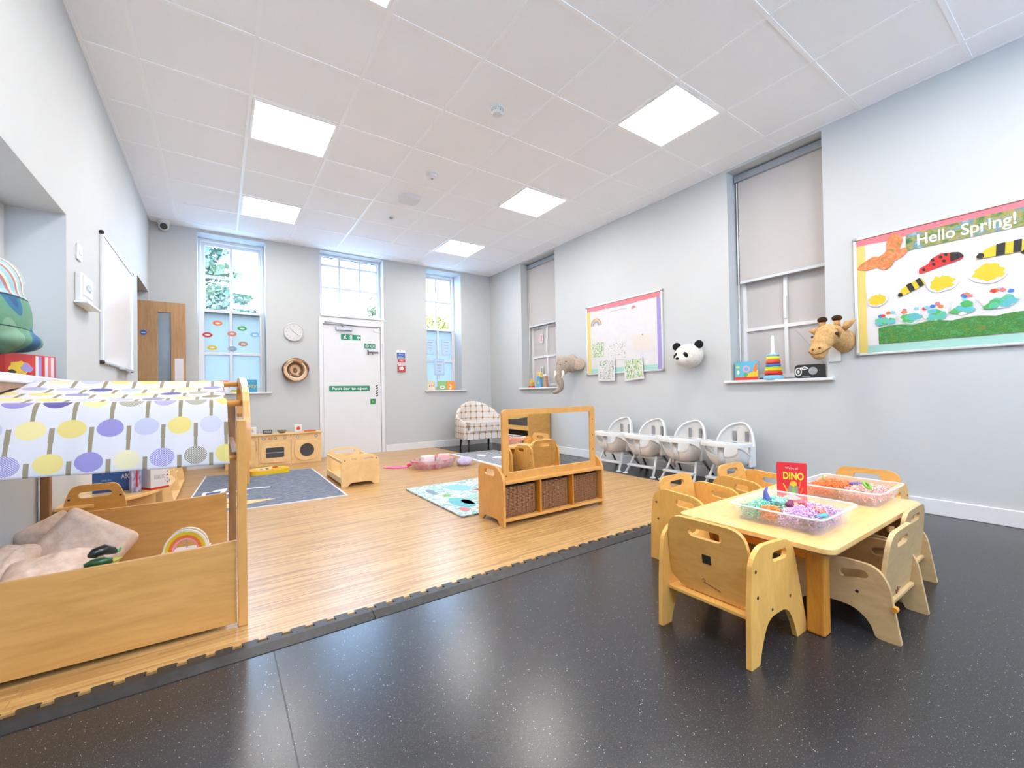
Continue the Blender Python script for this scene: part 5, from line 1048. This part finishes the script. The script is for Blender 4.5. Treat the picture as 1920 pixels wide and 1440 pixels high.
# ------------------------------------------------------------------ pink basket of toys on the mat
k = thing('toy_tub', 'low clear pink tub with patterned sides on the mat near door', 'tub', (2.50, 1.86, MZ))
mTub = noisy('pink_print_plastic', (.80, .62, .68), (.62, .22, .24), 14, .3); bsdf(mTub).inputs['Alpha'].default_value = .6
obj('body', lathe([(0, 0), (.22, 0), (.27, .06), (.285, .10), (.275, .10), (.25, .05), (.21, .008), (0, .008)], 32), mTub, k, smooth=False)
for v in k.children[0].data.vertices: v.co.y *= .62
text('lettering', 'SENSORY', .04, mGrey, k, Matrix.Translation((.10, -.158, .045)) @ R3(-.12, 'X') @ FB @ R3(.05, 'Z'))
def cloth_lump(name, label, loc, r, m, seed, cat='fabric toy', rz=0):
    bm = MX(); rd = random.Random(seed)
    for i in range(4): ball(bm, (rd.uniform(-r[0]*.4, r[0]*.4), rd.uniform(-r[1]*.4, r[1]*.4), r[2]*rd.uniform(.4, .9)), (r[0]*.7, r[1]*.7, r[2]*.6), R3(rd.uniform(-.5, .5), 'Z'), 14, 8)
    return tag(obj(name, bm, m, loc=loc, rz=rz, remesh=.012), label, cat)
tag(obj('cloth_block', B(-.075, .075, -.05, .05, 0, .12), tint('soft_pink_white', (.84, .74, .74), .8), loc=(2.42, 1.84, MZ+.03), rz=.2, bev=.015), 'white and pink soft block standing at the left of the pink tub', 'soft block')
tag(obj('cloth_block', B(-.075, .075, -.05, .05, 0, .11), noisy('pink_stripe_cloth', (.85, .62, .62), (.86, .45, .48), 10, .8), loc=(2.64, 1.86, MZ+.035), rz=-.5, bev=.015), 'pink striped soft block leaning at the right of the pink tub', 'soft block')
tag(obj('toy_ribbon', tube([(-.07, 0, .02), (-.03, .02, .06), (.02, 0, .07), (.06, -.02, .03)], .025, 10), SAL, loc=(2.52, 1.93, MZ+.04), smooth=True), 'coral pink looped toy in the middle of the pink tub', 'fabric toy')
tag(obj('toy_pod', tube([(0, -.02, .0), (.02, .0, .04), (.05, .01, .05)], [.02, .028, .01], 10), tint('sage', (.40, .45, .36)), loc=(2.53, 1.84, MZ+.055), smooth=True), 'grey-green toy in the middle of the pink tub', 'toy')
mNet = noisy('lilac_net', (.72, .66, .82), (.50, .42, .72), 10, .8); bsdf(mNet).inputs['Alpha'].default_value = .7
cloth_lump('chiffon_scarf', 'sheer lilac scarf spilling from the right of the pink tub', (2.84, 1.74, MZ), (.13, .12, .07), mNet, 5, 'scarf')
k = thing('pink_toy_paddle', 'flat hot pink toy paddle sticking out left of the pink tub', 'toy', (2.14, 2.12, MZ), -.5); obj('blade', plate(blobpts(.15, .07, 20, .05, 3), (), .012), tint('paddle_pink', (.88, .16, .36)), k, bev=.004); obj('handle', tube([(.13, 0, .02), (.20, -.01, .05), (.22, .0, .03)], .018, 8), HOTP, k, smooth=True)

# ------------------------------------------------------------------ crescent table with boxes
k = thing('crescent_table', 'low rounded wooden table against the left wall behind the den', 'table', (XL, .62, MZ))
def dshape(a, b, n=24): return [(.004+a*math.cos(-PI/2+PI*i/n)**.85 if 0 < i < n else .004, b*math.sin(-PI/2+PI*i/n)) for i in range(n+1)]
obj('tabletop', plate(dshape(.425, .54), (), .018, T3(0, 0, .33)), mTop, k, bev=.004)
obj('support_panel', plate([(.02, -.02), (.34, -.02), (.30, .02), (.02, .02)], (), .315, T3(0, .30, .012)), mPlyK, k); obj('support_panel', B(.02, .36, -.30, -.28, .0, .328), mPlyK, k); obj('apron', plate(dshape(.34, .42), (), .05, T3(0, 0, .275)), mEdgeP, k)
tz = MZ+.3485
k, F = book('activity_box', .26, .125, .14, tint('royal_blue', (.02, .09, .33)), 'dark blue box standing on the crescent table', 'box', (-.03, .52, tz), 0)
text('lettering', 'activity time', .012, LBL, k, F @ T3(-.05, .055, .0005)); text('lettering', 'ABC', .03, WHT, k, F @ T3(.07, .065, .0005)); flat('cover_art', circ(-.07, .09, .008, 10), RED, k, F @ T3(0, 0, .0002))
tag(obj('patterned_box', B(-.05, .05, -.07, .07, 0, .15), noisy('comic_print', (.55, .62, .80), (.20, .18, .45), 26, .5), loc=(.085, .40, tz), rz=-.25, bev=.003), 'blue, white and red comic-print box between the blue box and the white box', 'box')
k = bpy.data.objects['patterned_box']; obj('red_stripe', B(-.008, .012, -.0715, -.0705, .03, .15), RED, k)
k = thing('toy_box', 'white box with red edges and lettering on the crescent table', 'box', (.235-.10+.02, .36, tz), -.1)
k.location = (.09, .55, tz)
k, F = k, T3(0, -.07, 0) @ FB
obj('body', B(-.085, .085, -.07, .07, 0, .125), tint('box_white', (.72, .72, .74)), k, bev=.002); obj('red_top_edge', B(-.086, .086, -.071, .071, .118, .126), RED, k); obj('red_base_edge', B(-.086, .086, -.071, .071, 0, .010), RED, k)
text('lettering', 'ROBOTO', .030, mGrey, k, F @ T3(.0, .06, .0006), width=.10); text('side_lettering', 'PLAY', .05, tint('letter_orange', (.85, .14, .03)), k, Matrix.Translation((.0862, 0, .06)) @ Matrix(((0, 0, 1), (1, 0, 0), (0, 1, 0))).to_4x4() @ R3(PI/2, 'Z'), width=.09)
for i in range(5): flat('dot_print', blobpts(.005, .005, 6, .3, i), [RED, ORA, BLK][i % 3], k, F @ T3(.07, .03+i*.018, .0004))
k.location = (.088, .375, tz); k.scale = (.56, .62, 1.12); k.rotation_euler.z = .62
o = bpy.data.objects['patterned_box']; o.location = (.005, .335, tz); o.scale = (.42, .5, .98); o.rotation_euler.z = .3
o = bpy.data.objects['activity_box']; o.location = (-.092, .44, tz); o.scale = (.70, .5, 1.25)
k = tag(obj('picture_book', B(-.07, .07, -.05, .05, 0, .018), LBL, loc=(.06, .60, tz), rz=.3, bev=.002), 'pale blue book lying flat at the back of the crescent table', 'book')
k = tag(obj('tray_of_toys', plate(rrect(0, 0, .20, .16, .05), (), .03), tint('custard', (.80, .66, .30)), loc=(.02, .83, tz), bev=.008), 'yellow tray behind the boxes on the crescent table', 'tray')

# ------------------------------------------------------------------ book display unit
k = thing('book_display_unit', 'low wooden book display unit with sloping shelves along the left wall', 'book display', (XL+.005, 1.40, MZ))
bm_side = [(0, 0), (.36, 0), (.36, .06), (.30, .40), (.25, .41), (0, .41)]
for y in (0, .62, 1.24): obj('side_panel', plate(rpoly(bm_side, [.0, .01, .02, .04, .04, 0], 3), (), .018, Matrix(((1, 0, 0), (0, 0, 1), (0, 1, 0))).to_4x4() @ T3(0, 0, y)), mPlyK, k, bev=.002)
obj('back_panel', B(0, .012, .018, 1.24, 0, .41), mPlyK, k); obj('base', B(.012, .36, .018, 1.24, .03, .045), mPlyK, k)
for i, (x, z) in enumerate(((.20, .24), (.30, .10))): obj('sloping_shelf', B(x-.10, x, .018, 1.24, z-.006, z+.006, M=None), mPlyK, k, bev=.002); obj('shelf_lip', B(x, x+.012, .018, 1.24, z-.01, z+.05), mPlyK, k, bev=.002)
for i, (y, z, m, lb) in enumerate(((.10, .115, LBL, 'pale blue picture book in the nearest bay of the book display'), (.30, .115, tint('plum', (.40, .30, .38)), 'plum picture book in the nearest bay of the book display'), (.80, .115, YEL, 'yellow picture book in the far bay of the book display'))):
    tag(obj('picture_book', B(-.012, .0, -.075, .075, 0, .15, M=R3(-.25, 'Y')), m, loc=(XL+.245, 1.40+y+.02, MZ+z), bev=.001), lb, 'book')

# ------------------------------------------------------------------ play den with canopy
dn = thing('play_den', 'wooden play den with canopy of printed cloth at the left edge', 'play den', (.10, -.52, MZ))
def L(x, y, z): return (x-.10, y+.52, z-MZ)
yf, yb, xl_, xr_ = -.935, -.10, XL+.012, .485
def panel_top(z0, z1, xa, xb, n=24):
    return [(xa+(xb-xa)*i/n, z0+(z1-z0)*((i/n)**1.7)+.012*math.cos(i/n*PI*.9)) for i in range(n+1)]
pf = [(xl_-.10, .038-MZ), (.452-.10, .012)]+[(x-.10, z-MZ) for x, z in reversed(panel_top(.322, .350, xl_, .452))]
obj('front_panel', plate(pf, (), .016, T3(0, yf+.52+.006, 0) @ AX('XZ')), mMaple, dn, bev=.0025)
pb = [(xl_-.10, .03), (.43-.10, .03)]+[(x-.10, z-MZ) for x, z in reversed(panel_top(.352, .388, xl_, .43))]
obj('back_panel', plate(pb, (), .016, T3(0, yb+.52-.006, 0) @ AX('XZ')), mMaple, dn, bev=.0025)
obj('post', B(.455-.10, .487-.10, yf+.52-.012, yf+.52+.03, 0, .80-MZ), mBeech, dn, bev=.004)
obj('post', B(.440-.10, .474-.10, yb+.52-.02, yb+.52+.02, 0, .875-MZ), mBrownW, dn, bev=.004)
obj('post', B(xl_-.10, xl_+.03-.10, yb+.52-.04, yb+.52+.0, 0, .82-MZ), mBrownW, dn, bev=.004); obj('post', B(xl_-.10, xl_+.03-.10, yf+.52-.0, yf+.52+.03, 0, .80-MZ), mBeech, dn, bev=.004)
arc = [(yb-.03, .80), (yb-.04, .89), (yb-.10, .945), (yb-.20, .960), (yb-.34, .960), (yb-.50, .945), (yb-.64, .918), (yb-.74, .875), (yb-.785, .80), (yb-.800, .72), (yb-.803, .64)]
for nm, x in (('r', .479), ('l', xl_+.0)):
    bm = MX(); n = len(arc); th = .022; w = .024
    import itertools
    sm = []
    for i in range(n-1):
        p0, p1, p2, p3 = [Vector(arc[max(0, min(n-1, i+q))]) for q in (-1, 0, 1, 2)]
        for t_ in (0, .25, .5, .75): sm.append(.5*((2*p1)+(-p0+p2)*t_+(2*p0-5*p1+4*p2-p3)*t_*t_+(-p0+3*p1-3*p2+p3)*t_**3))
    sm.append(Vector(arc[-1])); outp = []; inp = []
    for i, p in enumerate(sm):
        d_ = (sm[min(i+1, len(sm)-1)]-sm[max(i-1, 0)]).normalized(); nn = Vector((-d_.y, d_.x)); outp.append(tuple(p+nn*th)); inp.append(tuple(p-nn*th))
    e0 = tuple(sm[0]-(sm[1]-sm[0]).normalized()*.02); pts = [(a+.52, b-MZ) for a, b in [e0]+inp+list(reversed(outp))]
    obj('arch', plate(pts, (), w, AX('YZ', x-.10)), mBeech if nm == 'r' else mBrownW, dn, bev=.006, seg=3)
for y, z in ((-.33, .952), (-.80, .862)): obj('canopy_rail', tube([L(xl_+.01, y, z), L(.50, y, z)], .0125, 10), mBeech, dn, smooth=True)
obj('canopy_rail', tube([L(xl_+.01, -.915, .655), L(.47, -.915, .655)], .009, 10), mBeech, dn, smooth=True)
obj('cross_rail', B(.44-.10, .462-.10, yf+.55, yb+.50, .655-MZ, .675-MZ), mBrownW, dn, bev=.003)
# canopy cloth: uv in metres, u along X, v down the cloth
bm = MX(); uvl = bm.loops.layers.uv.new('UVMap'); prof = []
pr = [(-.315, .962), (-.34, .966), (-.45, .935), (-.60, .908), (-.72, .888), (-.79, .880), (-.825, .872), (-.85, .845), (-.88, .79), (-.905, .73), (-.925, .67), (-.932, .635)]
sm = []; n = len(pr)
for i in range(n-1):
    p0, p1, p2, p3 = [Vector(pr[max(0, min(n-1, i+q))]) for q in (-1, 0, 1, 2)]
    for t_ in (0, .33, .66): sm.append(.5*((2*p1)+(-p0+p2)*t_+(2*p0-5*p1+4*p2-p3)*t_*t_+(-p0+3*p1-3*p2+p3)*t_**3))
sm.append(Vector(pr[-1])); v_ = [0]
for a, b in zip(sm, sm[1:]): v_.append(v_[-1]+(b-a).length)
NX = 48; rowsV = []
for i, p in enumerate(sm):
    r = []
    for j in range(NX+1):
        t_ = j/NX; x0 = XL+.018; x1 = .418+.016*(i/len(sm)); x = x0+(x1-x0)*t_
        k_ = max(0, (i-18)/len(sm)); wv = .006*math.sin(t_*23+i*.12)*k_*2+.004*math.sin(t_*51)*k_
        sag = -.010*math.sin(t_*PI)*(1 if 4 < i < 16 else .2); dr = .022*(1-t_)*k_*1.6
        r.append((bm.verts.new((x-.10, p.x+.52-wv, p.y-MZ+sag+dr)), (x, v_[i])))
    rowsV.append(r)
for A, C in zip(rowsV, rowsV[1:]):
    for j in range(NX):
        q = (A[j], A[j+1], C[j+1], C[j]); f = bm.faces.new([a[0] for a in q])
        for lp, a in zip(f.loops, q): lp[uvl].uv = a[1]
mCan = mat('printed_canopy_cloth', (.75, .74, .76), .85, spec=.2); _nt = mCan.node_tree; _uv = N(_nt, 'TexCoord'); _s = N(_nt, 'SeparateXYZ'); _nt.links.new(_uv.outputs['UV'], _s.inputs[0]); _u, _v = E(_nt, _s.outputs[0]), E(_nt, _s.outputs[1])
_cw, _ch = .094, .118
_vr = (_v+.035)/_ch; _row = _vr.floor(); _uo = _u/_cw+((_row*.5).fract())*1.0; _col = _uo.floor()
_fx = (_uo.fract()-.5)*_cw; _fy = (_vr.fract()-.60)*_ch
_cb = N(_nt, 'CombineXYZ'); _nt.links.new(_row.v, _cb.inputs[0]); _nt.links.new(_col.v, _cb.inputs[1]); _wn = N(_nt, 'TexWhiteNoise'); _wn.noise_dimensions = '2D'; _nt.links.new(_cb.outputs[0], _wn.inputs['Vector']); _rnd = E(_nt, _wn.outputs[0])
_nn = noisef(mCan, _uv.outputs['UV'], 14, 1); _dist = ((_fx*_fx)+(_fy*_fy*1.05)).pow(.5)+(_nn-.5)*.008
_disc = _dist < .0345
_stem = (_fx.abs() < .0052)*(_fy < -.028)
_stem2 = ((_fx.abs()-(_cw/2)).abs() < .0062)*(_fy > -.006)
_cc = ramp(mCan, _rnd, [(0, (.66, .54, .20)), (.22, (.26, .23, .47)), (.42, (.68, .58, .27)), (.58, (.44, .44, .56)), (.72, (.24, .21, .13)), (.82, (.64, .52, .18)), (.93, (.12, .10, .28))], 'CONSTANT')
_pat = ((_u*900).sin()*(_v*900).sin()) > .25
_usep = ((_rnd*7.3).fract() > .62)
_dc = mixc(_nt, _pat*_usep, _cc, (.60, .59, .62))
_c1 = mixc(_nt, _stem.max(_stem2), (.58, .565, .59), (.26, .22, .145)); setcol(mCan, mixc(_nt, _disc, _c1, _dc))
cn = obj('canopy', bm, mCan, dn, smooth=True); q = cn.modifiers.new('s', 'SOLIDIFY'); q.thickness = .0025
cn['label'] = 'white canopy cloth printed with yellow, purple and olive lollipop trees'
bm = MX(); 
obj('mattress', plate(rrect(.09-.10, -.76+.52, .66, .30, .05), (), .195, T3(0, 0, .028)), tint('den_mattress', (.62, .52, .42), .9), dn, bev=.02, seg=3); obj('bolster', plate(rrect(.29-.10, -.785+.52, .25, .25, .03), (), .024, T3(0, 0, .219)), bpy.data.materials['den_mattress'], dn, bev=.008)
mCush = noisy('beige_fleece', (.84, .64, .50), (.72, .50, .36), 34, .95, .55, .1, bd=.004)
def cushion(label, loc, r, rot, seed):
    bm = MX(); bmesh.ops.create_grid(bm, x_segments=26, y_segments=26, size=1)
    top = list(bm.verts)
    def sh(v, s):
        x, y = v.co.x, v.co.y; e = max(0, 1-abs(x)**3.2)*max(0, 1-abs(y)**3.2); k = e**.42
        pin = 1-.10*(abs(x)*abs(y)) ; n = noise.noise(Vector((x*1.3+seed, y*1.3, s)))*.12+noise.noise(Vector((x*4+seed, y*4, s)))*.035
        ex = (abs(x)**8+abs(y)**8)
        cr = 1/max(1, (abs(x)**6+abs(y)**6)**(1/6))
        return Vector((x*cr*r[0]*(1-.06*(1-y*y)*abs(x)), y*cr*r[1]*(1-.06*(1-x*x)*abs(y)), s*r[2]*k*(1+n*2)))
    co = [(v, sh(v, 1)) for v in top]; geo = bmesh.ops.duplicate(bm, geom=bm.verts[:]+bm.edges[:]+bm.faces[:])
    nv = [g for g in geo['geom'] if isinstance(g, bmesh.types.BMVert)]
    for v in nv: v.co = sh(v, -1)
    for v, c_ in co: v.co = c_
    bmesh.ops.remove_doubles(bm, verts=bm.verts, dist=.002); bmesh.ops.recalc_face_normals(bm, faces=bm.faces)
    o = obj('floor_cushion', bm, mCush, smooth=True, sub=1); o.location = loc; o.rotation_euler = (R3(rot[2], 'Z') @ R3(rot[0], 'X') @ R3(rot[1], 'Z')).to_euler(); return tag(o, label, 'cushion', 'beige fleece cushions in the play den')
cushion('largest peaked beige fleece cushion in the middle of the play den', (-.055, -.52, .285), (.145, .138, .110), (1.15, .92, .10), 1)
cushion('beige fleece cushion at the back left of the play den, against the wall', (-.165, -.33, .29), (.10, .115, .09), (1.0, .5, .3), 2)
cushion('front beige fleece cushion pressed against the den front panel', (-.065, -.80, .285), (.13, .085, .075), (.25, .06, .0), 3)
cushion('beige fleece cushion cut off by the left edge of the photo', (-.195, -.72, .30), (.06, .12, .06), (.5, -.2, .1), 4)
k = thing('toy_aubergine', 'dark purple toy aubergine beside the cushions in the den', 'toy vegetable', (.052, -.80, .340), .5); obj('body', tube([(-.035, 0, -.01), (-.015, 0, .008), (.01, 0, .012), (.035, 0, .0), (.045, 0, -.008)], [.010, .017, .019, .013, .006], 12), tint('aubergine', (.018, .022, .02), .2), k, smooth=True); obj('stalk', tube([(.040, 0, -.004), (.052, 0, -.006), (.058, .002, .004)], [.008, .005, .003], 8), GRN, k)
k = thing('toy_courgette', 'dark green toy courgette with yellow tip beside the aubergine', 'toy vegetable', (.062, -.86, .325), .15); obj('body', tube([(-.04, 0, 0), (-.02, 0, .004), (.01, 0, .004), (.03, 0, .0)], [.007, .014, .014, .010], 12), noisy('courgette_skin', (.03, .12, .03), (.01, .05, .02), 50, .3), k, smooth=True); obj('flower', tube([(.03, 0, 0), (.045, .003, .002), (.055, .0, .006)], [.010, .007, .003], 8), tint('flower_yellow', (.45, .42, .06)), k)
k = thing('rainbow_puzzle', 'wooden rainbow arch toy standing inside the play den', 'toy', (.285, -.70, .2595), -.12)
def arch(r0, r1): return [(r1*math.cos(a), r1*1.12*math.sin(a)) for a in [PI*i/20 for i in range(21)]]+[(r0*math.cos(a), r0*1.12*math.sin(a)) for a in [PI*i/20 for i in range(20, -1, -1)]]
for nm, d0 in (('front_arch', 0), ('back_arch', .035)):
    for i, (a, b, m) in enumerate(((.067, .073, tint('rainbow_cream', (.80, .72, .58)) if 'rainbow_cream' not in bpy.data.materials else bpy.data.materials['rainbow_cream']), (.055, .067, YEL if d0 == 0 else ORA), (.044, .055, ORA if d0 == 0 else SAL), (.038, .044, PNK))): obj(nm, plate(arch(a, b), (), .012, T3(0, d0, .012) @ AX('XZ')), m, k, bev=.001)
obj('base', B(-.078, .078, -.012, .055, 0, .013), bpy.data.materials['rainbow_cream'], k, bev=.002)
obj('wire_tree', tube([(0, .03, .013), (.002, .03, .04), (-.006, .03, .06)], .002, 6), mGrey, k)

# ------------------------------------------------------------------ trees and shrubs outside the windows
mBark = noisy('bark', (.12, .08, .05), (.06, .04, .03), 8, .9)
def leafmat(n, a, b): 
    m = noisy(n, a, b, 1.5, .7); return m
mLeafA = leafmat('pale_green_leaves', (.13, .15, .07), (.05, .10, .06)); mLeafB = leafmat('yellow_leaves', (.22, .16, .006), (.15, .13, .01))
def tree(name, label, loc, crowns, m, n, ls, trunk=None, seed=1):
    k = thing(name, label, 'tree' if trunk else 'shrub', loc); rd = random.Random(seed); bm = MX()
    for i in range(n):
        c, r = crowns[i % len(crowns)]
        while True:
            d = Vector([rd.uniform(-1, 1) for _ in range(3)])
            if .25 < d.length < 1: break
        p = Vector(c)+Vector((d.x*r[0], d.y*r[1], d.z*r[2])); q = Vector([rd.uniform(-1, 1) for _ in range(3)]).normalized(); s = q.orthogonal().normalized()*ls*rd.uniform(.6, 1.3); t_ = q.cross(s)*.55
        bm.faces.new([bm.verts.new(p+a) for a in (-s, -t_, s, t_)])
    obj('foliage', bm, m, k)['kind'] = 'stuff'
    if trunk: obj('trunk', tube(trunk, [.16, .11, .06, .03][:len(trunk)], 10), mBark, k, smooth=True)
    return k
tree('conifer_tree', 'pale green drooping tree outside the left back window', (-.8, 10.6, -.3), [((.55, 0, 5.9), (.8, .7, .55)), ((.65, 0, 5.2), (.85, .7, .4)), ((.8, 0, 4.5), (.95, .7, .3)), ((1.0, 0, 3.9), (1.05, .7, .22)), ((.6, 0, 4.9), (.7, .6, .9))], mLeafA, 2600, .095, [(0, 0, 0), (0, 0, 2.5), (.1, 0, 4.5), (.1, 0, 6)], 1)
tree('garden_shrub', 'low pale shrubs along the bottom of the left back window', (.45, 8.2, -.3), [((-.5, 0, 3.15), (.6, .4, .3)), ((.1, 0, 3.1), (.6, .4, .25)), ((.6, 0, 3.0), (.4, .3, .2)), ((.2, 0, 1.5), (1.2, .4, 1.3))], leafmat('grey_green_leaves', (.13, .15, .10), (.06, .10, .07)), 1400, .07, None, 2)
tree('garden_shrub', 'yellow and green shrub outside the window above the exit door', (3.9, 8.6, -.3), [((.1, 0, 3.55), (.35, .4, .35)), ((.1, 0, 1.6), (.6, .4, 1.5))], leafmat('olive_leaves', (.14, .12, .02), (.05, .09, .03)), 700, .06, None, 3)
tree('garden_shrub', 'bright yellow shrub outside the right back window', (5.9, 9.4, -.3), [((0, 0, 3.2), (1.0, .5, .45)), ((0, 0, 1.4), (1.1, .5, 1.4))], mLeafB, 1800, .07, None, 4)

# ------------------------------------------------------------------ shelf unit behind the camera, seen in the mirror
k = thing('wall_shelf_unit', 'pale wooden shelf unit seen in the mirror beyond the table', 'shelf unit', (XR-.42, -4.20, 0))
for y in (0, 1.12): obj('side_panel', B(0, .40, y, y+.02, 0, .66), mPly, k, bev=.003)
obj('back_panel', B(.385, .40, .02, 1.12, .03, .66), noisy('dark_backing', (.06, .06, .065), (.04, .04, .045), 5), k)
for z in (.04, .34): obj('shelf', B(.0, .385, .02, 1.12, z, z+.018), mPly, k, bev=.002)
obj('curved_rail', plate([(.02, .60), (.3, .555), (.57, .545), (.84, .555), (1.12, .60), (1.12, .54), (.84, .50), (.57, .49), (.3, .50), (.02, .54)], (), .016, Matrix(((0, 0, 1), (1, 0, 0), (0, 1, 0))).to_4x4()), mPly, k, bev=.002)
